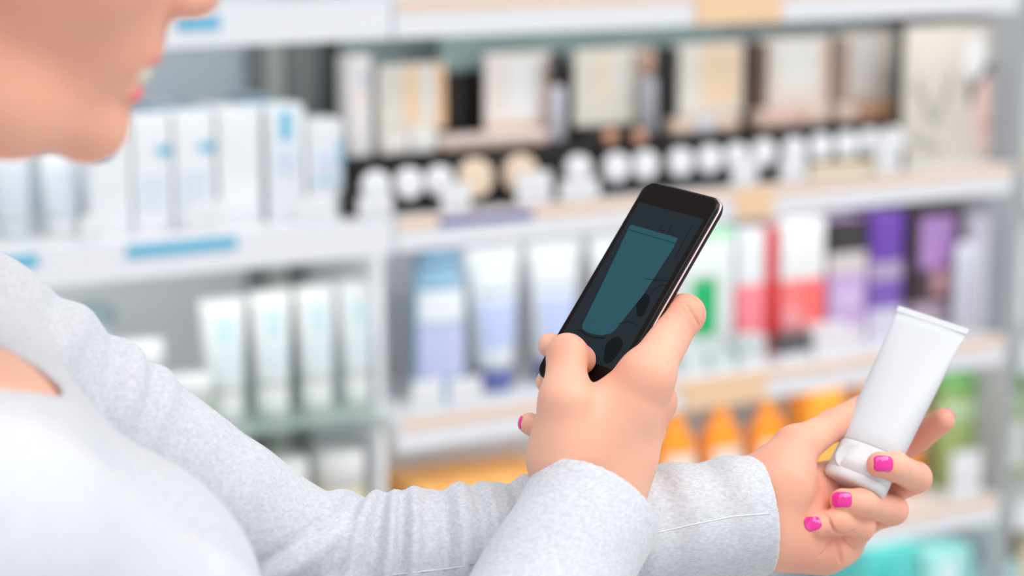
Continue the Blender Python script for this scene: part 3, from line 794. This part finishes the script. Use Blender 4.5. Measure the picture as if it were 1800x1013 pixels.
# ---- left hand (holds the tube)
L_wr = P(1335, 905, 1.392)
L_cmc = P(1368, 846, 1.392)
L_mcpT = P(1398, 788, 1.402)
L_ip = P(1464, 748, 1.424)
L_tip = P(1545, 702, 1.452)
L_i = [P(1497, 838, 1.450), P(1545, 812, 1.466), P(1612, 772, 1.462), P(1657, 739, 1.448)]
L_m = [P(1530, 868, 1.452), P(1610, 840, 1.432), P(1574, 821, 1.403), P(1546, 817, 1.3945)]
L_r = [P(1512, 908, 1.446), P(1569, 897, 1.426), P(1518, 884, 1.400), P(1481, 881, 1.394)]
L_l = [P(1478, 955, 1.432), P(1512, 925, 1.412), P(1472, 917, 1.394), P(1436, 926, 1.391)]

def left_hand(p):
    d = cap(p, P(1230, 912, 1.385), L_wr, .0255, .0250)
    d = smin(d, cap(p, P(1330, 860, 1.395), L_cmc, .0200, .0205), .016)
    d = smin(d, cap(p, L_cmc, L_mcpT, .0205, .0142), .010)                            # thenar
    d = smin(d, cap(p, P(1345, 948, 1.394), P(1448, 962, 1.416), .0198, .0170), .016)  # hypothenar
    d = smin(d, cap(p, P(1395, 870, 1.412), L_i[0], .0165, .0130), .016)
    d = smin(d, cap(p, P(1395, 890, 1.415), L_m[0], .0165, .0130), .014)
    d = smin(d, cap(p, P(1395, 910, 1.412), L_r[0], .0165, .0130), .014)
    d = smin(d, cap(p, P(1395, 930, 1.408), L_l[0], .0170, .0140), .014)
    d = smin(d, cap(p, L_mcpT, L_ip, .0128, .0094), .005)
    d = smin(d, cap(p, L_ip, L_tip, .0094, .0088), .004)
    # proximal finger segments
    d = smin(d, cap(p, L_i[0], L_i[1], .0118, .0100), .006)
    d = smin(d, cap(p, L_m[0], L_m[1], .0118, .0102), .006)
    d = smin(d, cap(p, L_r[0], L_r[1], .0116, .0098), .005)
    d = smin(d, cap(p, L_l[0], L_l[1], .0122, .0098), .003)
    for f_, s in ((L_i, .97), (L_m, 1.0), (L_r, .97), (L_l, .90)):
        fin = smin(cap(p, f_[1], f_[2], .0098 * s, .0088 * s), cap(p, f_[2], f_[3], .0088 * s, .0080 * s), .004)
        d = smin(d, fin, .0016)
    return d

def with_creases(f, lines):
    segs = []
    for px_pts, r, z in lines:
        H, _ = trace_many(f, px_pts)
        pts = []
        for q in H:
            if np.isfinite(q[0]) and (not pts or np.linalg.norm(q - pts[-1]) < .02): pts.append(q)
        for a, b in zip(pts[:-1], pts[1:]): segs.append((a, b, r))
    def g(p):
        d = f(p)
        if not segs: return d
        near = np.abs(d) < .006
        if near.any():
            q = p[near]; dd = d[near]
            for a, b, r in segs:
                dd = smax(dd, -cap(q, a, b, r, r), .0014)
            d = d.copy(); d[near] = dd
        return d
    return g

# creases where the fingers and the palm fold
LH = with_creases(left_hand, [
    ([(1472, 948), (1474, 962), (1476, 975), (1478, 988)], .0012, 0), ([(1462, 948), (1452, 966), (1440, 978)], .0006, 0),
    ([(1484, 945), (1494, 956), (1504, 965)], .0011, 0),
    ([(1443, 838), (1434, 852), (1424, 866), (1412, 882), (1398, 896), (1380, 900), (1364, 898)], .0006, 0),
    ([(1448, 905), (1456, 912), (1468, 936), (1484, 940), (1500, 934)], .0008, 0)])
RH = with_creases(right_hand, [
    ([(1207, 537), (1214, 548), (1222, 560), (1228, 572)], .0005, 0), ([(1200, 541), (1206, 552)], .0002, 0),
    ([(1072, 640), (1088, 632), (1100, 633)], .0002, 0), ([(1084, 628), (1094, 622)], .0002, 0),
    ([(972, 603), (985, 598), (1000, 597)], .0002, 0)])

# ---- arms, torso, neck, head
S_L = P(-80, 618, 1.24); S_R = P(-40, 1000, .915)
E_L = P(545, 1012, 1.325); E_R = P(710, 1500, 1.16)
MID = (S_L + S_R) / 2
FD = np.array([.974, .225, 0]); LAT = np.array([-.225, .974, 0]); ZUP = np.array([0, 0, 1.0])
NECK0 = MID - FD * .058 + ZUP * .035
# head frame
hp = math.radians(17); hy = math.radians(14)
HF0 = np.array([math.cos(hy), math.sin(hy), 0]); HL = np.array([-math.sin(hy), math.cos(hy), 0])
HF = HF0 * math.cos(hp) - ZUP * math.sin(hp); HU = ZUP * math.cos(hp) + HF0 * math.sin(hp)
HR = np.array([HF, HL, HU])
SUBN = P(309, 27, 1.03)
HO = SUBN - (HF * .0965 + HU * -.048)
def hl(x, y, z): return HO + HF * x + HL * y + HU * z

def head(p):
    q = ((p - HO.astype(np.float32)) @ HR.T.astype(np.float32)).astype(np.float32)
    s = q.copy(); s[:, 1] = np.abs(s[:, 1])
    d = ell(q, (-.012, 0, .038), (.097, .074, .088))
    d = smin(d, ell(q, (.030, 0, -.025), (.062, .058, .082)), .03)
    d = smin(d, cap(s, (-.020, .046, -.087), (.034, .028, -.1095), .019, .0185), .022)   # jaw
    d = smin(d, cap(s, (.036, .026, -.100), (.0690, .004, -.1060), .018, .0160), .02)
    d = smin(d, sph(s, (.046, .032, -.030), .031), .025)                                # cheek
    d = smin(d, ell(q, (.064, 0, -.068), (.029, .032, .028)), .016)
    d = smin(d, ell(q, (.0735, 0, -.106), (.0150, .017, .0145)), .012)                  # chin
    d = smin(d, cap(s, (.084, .0, -.051), (.0870, 0, -.0645), .0080, .0060), .008)      # philtrum
    d = smin(d, ell(q, (.0860, 0, -.0685), (.0078, .019, .0040)), .004)                 # upper lip
    d = smin(d, ell(q, (.0835, 0, -.0865), (.0080, .018, .0058)), .004)                 # lower lip
    d = smax(d, -ell(q, (.0930, 0, -.0770), (.0160, .022, .0046)), .002)                # slightly open mouth
    d = smin(d, cap(q, (.083, 0, .022), (.100, 0, -.024), .0085, .0085), .010)          # nose
    d = smin(d, sph(q, (.1045, 0, -.0355), .0095), .008)
    d = smin(d, sph(s, (.0960, .0105, -.0400), .0075), .008)
    d = smin(d, cap(q, (.092, 0, -.044), (.102, 0, -.041), .006, .006), .006)
    d = smax(d, -ell(s, (.1010, .0062, -.0490), (.0050, .0028, .0040)), .002)           # nostrils
    d = smin(d, ell(q, (.068, 0, .045), (.022, .050, .030)), .02)
    d = smax(d, -ell(s, (.094, .032, .012), (.018, .017, .010)), .012)                  # eye sockets
    d = smin(d, sph(s, (.067, .031, .011), .0130), .002)
    d = smin(d, ell(s, (-.008, .074, -.004), (.017, .006, .030)), .006)                 # ears
    return d

def torso(p, infl=0.0):
    R = np.array([FD, LAT, ZUP])
    d = ell(p, MID - ZUP * .180 + FD * .000, (.105 + infl, .150 + infl, .190 + infl), R)
    d = smin(d, cap(p, S_L - LAT * .03 - ZUP * .01, S_R + LAT * .03 - ZUP * .020, .048 + infl, .042 + infl), .05)
    d = smin(d, ell(p, MID - ZUP * .40, (.105 + infl, .150 + infl, .22 + infl), R), .06)
    bl = P(262, 1055, 1.150)
    d = smin(d, sph(p, bl - FD * .012, .062 + infl), .05)
    d = smin(d, sph(p, bl - LAT * .150 - FD * .012, .062 + infl), .05)
    return d

def body(p):
    d = torso(p, .0045)
    d = smin(d, cap(p, NECK0 - ZUP * .03, hl(-.030, 0, -.045), .054, .048), .03)
    d = smin(d, head(p), .018)
    d = smin(d, cap(p, S_L, E_L, .046, .036), .03); d = smin(d, cap(p, E_L, P(1230, 912, 1.385), .036, .0255), .01)
    d = smin(d, cap(p, S_R, E_R, .046, .036), .03); d = smin(d, cap(p, E_R, P(1012, 965, 1.285), .036, .026), .01)
    return d

# ---- the grey top
CL = P(1336, 905, 1.392); CLd = unit(P(1450, 885, 1.402) - P(1230, 912, 1.385))
CR = P(1045, 890, 1.308); CRd = unit(CR - E_R)
def limb(p, a, b, ra, rb, n0):
    a = np.asarray(a, np.float32); b = np.asarray(b, np.float32)
    pa = p - a; ba = b - a; L = float(np.sqrt(ba @ ba))
    t = np.clip(pa @ ba / (ba @ ba), 0, 1)
    q = pa - t[:, None] * ba
    w = ba / L; e1 = np.asarray(n0, np.float32); e1 = e1 - w * (e1 @ w); e1 /= np.linalg.norm(e1); e2 = np.cross(e1, w)
    return np.sqrt(np.einsum('ij,ij->i', q, q)) - (ra + (rb - ra) * t), t * L, np.arctan2(q @ e2, q @ e1)
# folds: position along the sleeve (m), slant, half width, height, centre angle, angular reach
FOLDS_LL = [(.002, .55, .0060, .0062, .5, 1.5), (.022, .50, .0055, .0066, .4, 1.5), (.042, .32, .0048, .0060, .4, 1.5), (.058, .22, .0046, .0052, .6, 1.3),
            (.086, .16, .0060, .0050, .4, 1.5), (.106, .06, .0042, .0026, .7, 1.2), (.130, .10, .0056, .0050, .5, 1.5), (.164, .02, .0055, .0028, .7, 1.2), (.196, .0, .008, .0028, .6, 1.4), (.225, -.02, .008, .0022, .9, 1.0), (.262, -.03, .010, .0026, 1.0, 1.0)]
FOLDS_LU = [(.04, .2, .010, .0050, .8, 1.2), (.085, -.15, .009, .0045, 1.0, 1.0), (.105, -.1, .007, .0035, 1.2, .9), (.175, .2, .012, .0012, .8, 1.2), (.225, .6, .007, .0050, .5, 1.4), (.248, .7, .006, .0055, .3, 1.5)]
def folds(t, ang, fl):
    s = np.zeros_like(t)
    for t0, sl, w, h, a0, aw in fl:
        da = (ang - a0 + math.pi) % (2 * math.pi) - math.pi
        x = (t - t0 - sl * da * .04) / w
        s += h * (np.exp(-x * x) - .75 * np.exp(-((x + 1.7) ** 2) * 1.8)) * np.exp(-(da / aw) ** 2)
    return s
EXT_L = CL + CLd * .03; EXT_R = CR + CRd * .03
def top(p):
    # long sleeve of the far arm
    lo_, t1, a1 = limb(p, E_L, EXT_L, .0430, .0360, -FWD)
    k = lo_ < .02
    if k.any(): lo_[k] -= folds(t1[k], a1[k], FOLDS_LL)
    up_, t2, a2 = limb(p, S_L, E_L, .0600, .0430, -FWD)
    k = up_ < .02
    if k.any(): up_[k] -= folds(t2[k], a2[k], FOLDS_LU)
    lo_ = smax(lo_, ((p - CL) @ CLd).astype(np.float32), .0012)                       # cuff: cut and hollowed
    lo_ = smax(lo_, -cap(p, CL - CLd * .035, CL + CLd * .03, .0316, .0328), .001)
    d = smin(lo_, up_, .018)
    # long sleeve of the near arm
    ro, t3, a3 = limb(p, E_R, EXT_R, .0470, .0390, -FWD)
    ru = cap(p, S_R, E_R, .0640, .0480)
    ro = ro - .0007 * np.sin(t3 * 95 + a3 * 2.0) * np.exp(-((t3 - .20) / .07) ** 2)
    ro = smax(ro, ((p - CR) @ CRd).astype(np.float32), .0012)
    ro = smax(ro, -cap(p, CR - CRd * .035, CR + CRd * .03, .0338, .0348), .001)
    d = np.minimum(d, smin(ro, ru, .02))
    tq = torso(p, .008)
    d = smin(d, tq, .016)
    # broad soft folds over the chest
    near = tq < .01
    if near.any():
        q = p[near]
        d[near] += (.0022 * np.sin(q[:, 0] * 47 + q[:, 1] * 22 + 3 * np.sin(q[:, 2] * 17)) * np.sin(q[:, 2] * 31 + q[:, 1] * 13)).astype(np.float32)
    return d
# scooped neckline
NKa = NECK0 + FD * .020 - ZUP * .02; NKb = NECK0 + FD * .110 + ZUP * .10
def neck_cut(p):
    a = cap(p, NECK0 + ZUP * .10, NECK0 - ZUP * .03, .074, .060)
    return smin(a, cap(p, NECK0 + FD * .05, NECK0 + FD * .118 - ZUP * .092, .046, .018), .03)
def top_cut(p):
    return smax(top(p), -neck_cut(p), .003)

def skin_material():
    m = bpy.data.materials.new('skin'); m.use_nodes = True
    nt = m.node_tree; b = nt.nodes['Principled BSDF']
    at = nt.nodes.new('ShaderNodeAttribute'); at.attribute_name = 'tone'
    sep = nt.nodes.new('ShaderNodeSeparateColor'); nt.links.new(at.outputs['Color'], sep.inputs[0])
    tc = nt.nodes.new('ShaderNodeTexCoord')
    n = nt.nodes.new('ShaderNodeTexNoise'); n.inputs['Scale'].default_value = 45; n.inputs['Detail'].default_value = 4
    nt.links.new(tc.outputs['Object'], n.inputs['Vector'])
    mix0 = nt.nodes.new('ShaderNodeMix'); mix0.data_type = 'RGBA'
    mix0.inputs[6].default_value = srgb(241, 190, 164); mix0.inputs[7].default_value = srgb(235, 174, 148)
    nt.links.new(n.outputs['Fac'], mix0.inputs[0])
    mix1 = nt.nodes.new('ShaderNodeMix'); mix1.data_type = 'RGBA'; mix1.inputs[7].default_value = srgb(222, 118, 100)
    nt.links.new(mix0.outputs[2], mix1.inputs[6]); nt.links.new(sep.outputs[0], mix1.inputs[0])
    mix2 = nt.nodes.new('ShaderNodeMix'); mix2.data_type = 'RGBA'; mix2.inputs[7].default_value = srgb(240, 128, 132)
    nt.links.new(mix1.outputs[2], mix2.inputs[6]); nt.links.new(sep.outputs[1], mix2.inputs[0])
    nt.links.new(mix2.outputs[2], b.inputs['Base Color'])
    b.inputs['Roughness'].default_value = .48; b.inputs['Specular IOR Level'].default_value = .35
    b.inputs['Subsurface Weight'].default_value = .12; b.inputs['Subsurface Radius'].default_value = (1, .35, .2); b.inputs['Subsurface Scale'].default_value = .004
    v = nt.nodes.new('ShaderNodeTexNoise'); v.inputs['Scale'].default_value = 900; v.inputs['Detail'].default_value = 2
    bp = nt.nodes.new('ShaderNodeBump'); bp.inputs['Strength'].default_value = .12; bp.inputs['Distance'].default_value = .0004
    nt.links.new(tc.outputs['Object'], v.inputs['Vector']); nt.links.new(v.outputs['Fac'], bp.inputs['Height']); nt.links.new(bp.outputs['Normal'], b.inputs['Normal'])
    return m

def jersey_material():
    m = bpy.data.materials.new('grey_melange_jersey'); m.use_nodes = True
    nt = m.node_tree; b = nt.nodes['Principled BSDF']
    tc = nt.nodes.new('ShaderNodeTexCoord')
    mp = nt.nodes.new('ShaderNodeMapping'); mp.inputs['Scale'].default_value = (260, 260, 1500); mp.inputs['Rotation'].default_value = (.2, .35, .1)
    nt.links.new(tc.outputs['Object'], mp.inputs[0])
    n = nt.nodes.new('ShaderNodeTexNoise'); n.inputs['Scale'].default_value = 1.0; n.inputs['Detail'].default_value = 3
    nt.links.new(mp.outputs[0], n.inputs['Vector'])
    n2 = nt.nodes.new('ShaderNodeTexNoise'); n2.inputs['Scale'].default_value = 420; n2.inputs['Detail'].default_value = 3
    nt.links.new(tc.outputs['Object'], n2.inputs['Vector'])
    ad = nt.nodes.new('ShaderNodeMath'); ad.operation = 'ADD'
    nt.links.new(n.outputs['Fac'], ad.inputs[0]); nt.links.new(n2.outputs['Fac'], ad.inputs[1])
    r = nt.nodes.new('ShaderNodeValToRGB')
    r.color_ramp.elements[0].position = .75 / 2; r.color_ramp.elements[1].position = 1.25 / 2
    r.color_ramp.elements[0].color = srgb(193, 196, 203); r.color_ramp.elements[1].color = srgb(215, 217, 223)
    hf = nt.nodes.new('ShaderNodeMath'); hf.operation = 'MULTIPLY'; hf.inputs[1].default_value = .5
    nt.links.new(ad.outputs[0], hf.inputs[0]); nt.links.new(hf.outputs[0], r.inputs['Fac'])
    nt.links.new(r.outputs['Color'], b.inputs['Base Color'])
    b.inputs['Roughness'].default_value = .95; b.inputs['Specular IOR Level'].default_value = .1
    b.inputs['Sheen Weight'].default_value = .25; b.inputs['Sheen Roughness'].default_value = .5
    bp = nt.nodes.new('ShaderNodeBump'); bp.inputs['Strength'].default_value = .25; bp.inputs['Distance'].default_value = .0004
    nt.links.new(n.outputs['Fac'], bp.inputs['Height']); nt.links.new(bp.outputs['Normal'], b.inputs['Normal'])
    return m

def build_person():
    root = empty('person', (MID[0], MID[1], 0)); inv = np.array([MID[0], MID[1], 0])
    SK = skin_material(); JS = jersey_material()
    def shifted(parts): return [(V - inv, Q) for V, Q in parts]
    pr = [R_wr, R_cmc, R_mcpT, R_ip, R_tip, P(1012, 965, 1.285)] + R_i + R_m + R_r + R_l
    pl = [L_wr, L_cmc, L_mcpT, L_ip, L_tip, P(1230, 912, 1.385)] + L_i + L_m + L_r + L_l
    sr = surface(RH, *bbox(pr, .032), .0010)
    sl = surface(LH, *bbox(pl, .032), .0010)
    body_cut = lambda p: smax(body(p), -(p[:, 2] - 1.0), .005)
    sb = surface(body_cut, *bbox([S_L, S_R, E_L, E_R, hl(0, 0, .13), hl(.12, 0, 0), hl(-.11, 0, 0), P(1230, 912, 1.385), P(1012, 965, 1.285), [MID[0], MID[1], 1.0]], .075), .0024)
    ob, V = fast_mesh('body', shifted([sr, sl, sb]), SK, root)
    # natural colouring: ruddy finger joints and palm, lips
    W = V + inv.astype(np.float32)
    red = np.zeros(len(V), np.float32); lip = np.zeros(len(V), np.float32)
    def spot(c, r, a):
        np.maximum(red, a * np.exp(-(np.linalg.norm(W - np.asarray(c, np.float32), axis=1) / r) ** 2), out=red)
    for c, r, a in ((R_i[1], .018, .6), (R_i[0], .020, .3), (R_m[0], .018, .5), (R_ip, .017, .42), (R_mcpT, .02, .22), (R_r[0], .02, .3), (R_cmc, .02, .12), (R_tip, .012, .6)):
        spot(c, r, a)
    for c, r, a in ((L_i[2], .02, .5), (L_i[3], .014, .5), (L_m[1], .016, .35), (L_r[1], .016, .35), (L_l[1], .016, .3), (L_m[3], .012, .4), (L_r[3], .012, .4), (L_l[3], .012, .4),
                    (L_ip, .02, .35), (L_tip, .02, .4), (L_cmc, .035, .36), (P(1440, 960, 1.40), .04, .35), (P(1430, 870, 1.41), .03, .4), (L_mcpT, .02, .3)):
        spot(c, r, a)
    q = (W - HO.astype(np.float32)) @ HR.T.astype(np.float32)
    np.maximum(red, .22 * np.clip(1.3 - np.linalg.norm(q, axis=1) / .16, 0, 1) / .5 * .8, out=red)
    for c, r in (((.0885, 0, -.0692), (.0085, .019, .0036)), ((.0860, 0, -.0865), (.0085, .018, .0058))):
        dd = ell(q, c, r); lip = np.maximum(lip, np.clip(.6 - dd / .0018, 0, 1))
    spot(hl(.05, -.045, -.03), .045, .22); spot(hl(.055, -.02, -.115), .03, .25); spot(hl(.10, 0, -.045), .014, .35); spot(hl(0, -.05, -.08), .04, .3)
    ca = ob.data.color_attributes.new('tone', 'FLOAT_COLOR', 'POINT')
    arr = np.zeros((len(V), 4), np.float32); arr[:, 0] = red; arr[:, 1] = lip; arr[:, 3] = 1
    ca.data.foreach_set('color', arr.ravel())
    ob['label'] = 'bare face and hands'
    # fingernails, pink varnish
    NM = mat('pink_nail_varnish', (232, 22, 150), .12, spec=.5, coat=1.0)
    def nail(f, c, dorsal, along, hl_, hw):
        dz = unit(dorsal); ax = unit(np.asarray(along) - dz * np.dot(along, dz)); ay = np.cross(dz, ax)
        R = np.array([ax, ay, dz])
        g = lambda p: smax(f(p) - .00055, rbox(p, c, R, (hl_, hw, .0075), .0030), .0006)
        V_, Q_ = surface(g, np.asarray(c) - .011, np.asarray(c) + .011, .0004)
        return fast_mesh('fingernail', shifted([(V_, Q_)]), NM, ob)
    for px, py, base, tip, a, b in ((1556, 815, L_m[2], L_m[3], .0062, .0050), (1479, 878, L_r[2], L_r[3], .0062, .0048), (1429, 921, L_l[2], L_l[3], .0050, .0042)):
        qq, nn = trace(left_hand, px, py)
        nail(left_hand, qq, nn, tip - base, a, b)
    ia = unit(L_i[3] - L_i[2]); idr = unit(cam_to_world_vec(np.array([.62, .45, .62])))
    nail(left_hand, L_i[3] + ia * .002 + unit(idr - ia * idr.dot(ia)) * .0075, idr, ia, .0062, .0048)
    la = unit(R_l[3] - R_l[2]); ldr = unit(cam_to_world_vec(np.array([-.9, .15, .25])))
    nail(right_hand, R_l[3] + ldr * .0064, ldr, np.cross(ldr, UP), .0055, .0042)
    ma = unit(R_m[3] - R_m[2]); nail(right_hand, R_m[3] - PN * .0072, -PN, ma, .0062, .0050)
    ra = unit(R_r[3] - R_r[2]); nail(right_hand, R_r[3] - PN * .0070, -PN, ra, .0062, .0048)
    ta = unit(L_tip - L_ip); nail(left_hand, L_tip + FWD * .0085, FWD, ta, .0068, .0055)
    da = unit(R_tip - R_ip); pd = R_ip - R_mcpT; dn = unit(pd - da * pd.dot(da)); nail(right_hand, R_tip + dn * .008 - PN * 0, dn, da, .0062, .0052)
    # teeth
    TM = mat('teeth', (236, 226, 208), .2, coat=.5)
    bm = bmesh.new()
    V_, F_ = [], []
    rows = 10
    for k in range(rows + 1):
        a = math.radians(-62 + 124 * k / rows)
        for z in (-.0700, -.0812):
            for r in (.0185, .0215):
                V_.append(hl(.0715 + r * math.cos(a), r * math.sin(a), z) - inv)
    for k in range(rows):
        o = 4 * k
        F_ += [(o + 1, o + 3, o + 7, o + 5), (o, o + 4, o + 6, o + 2), (o, o + 1, o + 5, o + 4), (o + 2, o + 6, o + 7, o + 3)]
    mesh_obj('teeth', V_, F_, TM, ob, True)
    # hair drawn back, with a strand beside the cheek
    def hair(p):
        q = ((p - HO.astype(np.float32)) @ HR.T.astype(np.float32)).astype(np.float32)
        s = q.copy(); s[:, 1] = np.abs(s[:, 1])
        d = ell(q, (-.022, 0, .042), (.102, .084, .098))
        d = smax(d, -ell(q, (.095, 0, -.015), (.090, .100, .105)), .012)
        d = smin(d, cap(s, (-.022, .073, .01), (-.034, .062, -.085), .014, .010), .02)
        d = smin(d, ell(q, (-.125, 0, .050), (.040, .042, .040)), .02)
        return d + .0012 * np.sin(q[:, 2] * 260 + q[:, 0] * 90) * (s[:, 1] > .02)
    HM = mat('brown_hair', (112, 66, 34), .45, noise=.35, nscale=60)
    Vh, Qh = surface(hair, *bbox([hl(-.17, -.1, -.11), hl(.09, .1, .15), hl(-.17, .1, .15), hl(.09, -.1, -.11)], .02), .0035)
    h_, _ = fast_mesh('hair', shifted([(Vh, Qh)]), HM, root)
    h_['label'] = 'brown hair drawn back'
    # the top
    st = surface(lambda p: smax(top_cut(p), -(p[:, 2] - .90).astype(np.float32), .004),
                 *bbox([S_L, S_R, E_L, E_R, CL, CR, [MID[0], MID[1], .92], MID - FD * .12, MID + FD * .16], .07), .0021, pad=2)
    g_, _ = fast_mesh('long_sleeved_top', shifted([st]), JS, root)
    g_['label'] = 'pale grey melange long-sleeved top'
    # seams of the top, laid along its surface
    SM = mat('pale_seam_thread', (226, 228, 232), .9)
    def seam(pix, r, name, hits=None):
        H, Nn = hits if hits is not None else trace_many(top_cut, pix, .6)
        pts = []
        for q, nn in zip(H, Nn):
            if not np.isfinite(q[0]) or (pts and np.linalg.norm(q - pts[-1][0]) > .05): continue
            pts.append((q, nn))
        if len(pts) < 3: return
        rings = []
        for i, (q, nn) in enumerate(pts):
            t = unit(pts[min(i + 1, len(pts) - 1)][0] - pts[max(i - 1, 0)][0]); bb = np.cross(t, nn)
            rings.append([q - inv + (nn * math.cos(a) * .8 + bb * math.sin(a)) * r for a in np.linspace(0, 2 * math.pi, 7)[:-1]])
        loft(name, rings, SM, g_)
    def poly(pts, n):
        pts = np.array(pts, float); out = []
        for a, b in zip(pts[:-1], pts[1:]):
            for k in range(n): out.append(a + (b - a) * k / n)
        return out + [pts[-1]]
    seam(poly([(690, 1011), (790, 1000), (888, 984)], 8), .00042, 'sleeve_seam')
    seam(poly([(1150, 938), (1220, 922), (1290, 908), (1352, 903)], 8), .00042, 'sleeve_seam')
    for dx in (0, 9):
        base = poly([(2 + dx, 492 - dx * .5), (40 + dx, 548 - dx * .5), (80 + dx, 606 - dx * .5), (112 + dx, 650 - dx * .5)], 14)
        tri = [b_ for k in range(0, len(base) - 2, 2) for b_ in (base[k], (base[k] + base[k + 1]) / 2, base[k + 1])]
        H, Nn = trace_many(top_cut, tri, .6)
        for k in range(0, len(tri), 3): seam(None, .0004, 'stitch', (H[k:k + 3], Nn[k:k + 3]))
    # trousers and shoes down to the floor
    DN = mat('navy_trousers', (58, 62, 80), .9, noise=.2, nscale=200)
    hipL = MID + LAT * .085 - FD * .03; hipR = MID - LAT * .085 - FD * .03
    def at(b, z, f=0.): return np.array([b[0] + FD[0] * f, b[1] + FD[1] * f, z])
    def legs(p):
        d = ell(p, at(MID, .86, -.03), (.125, .172, .14), np.array([FD, LAT, ZUP]))
        for b in (hipL, hipR):
            d = smin(d, cap(p, at(b, .82), at(b, .46, .02), .085, .058), .03)
            d = smin(d, cap(p, at(b, .46, .02), at(b, .09, -.02), .058, .045), .02)
        return smax(d, -(p[:, 2] - .07).astype(np.float32), .005)
    sg = surface(legs, *bbox([at(hipL, .03), at(hipR, .03), at(MID, .98), at(MID, .9, .15), at(MID, .9, -.2), MID * [1, 1, 0] + LAT * .2 + ZUP * .8, MID * [1, 1, 0] - LAT * .2 + ZUP * .8], .06), .007)
    fast_mesh('trousers', shifted([sg]), DN, root)
    SH = mat('white_shoe', (228, 228, 230), .5)
    for b in (hipL, hipR):
        f = lambda p: smax(smin(cap(p, at(b, .045, -.045), at(b, .035, .13), .048, .040), cap(p, at(b, .06, -.03), at(b, .11, -.03), .045, .045), .03), -(p[:, 2] - .001).astype(np.float32), .004)
        fast_mesh('shoe', shifted([surface(f, *bbox([at(b, 0, -.1), at(b, .14, .2)], .06), .006)]), SH, root)
    tag(root, 'woman in a pale grey long-sleeved top holding a phone and a white tube', 'person')
build_person()
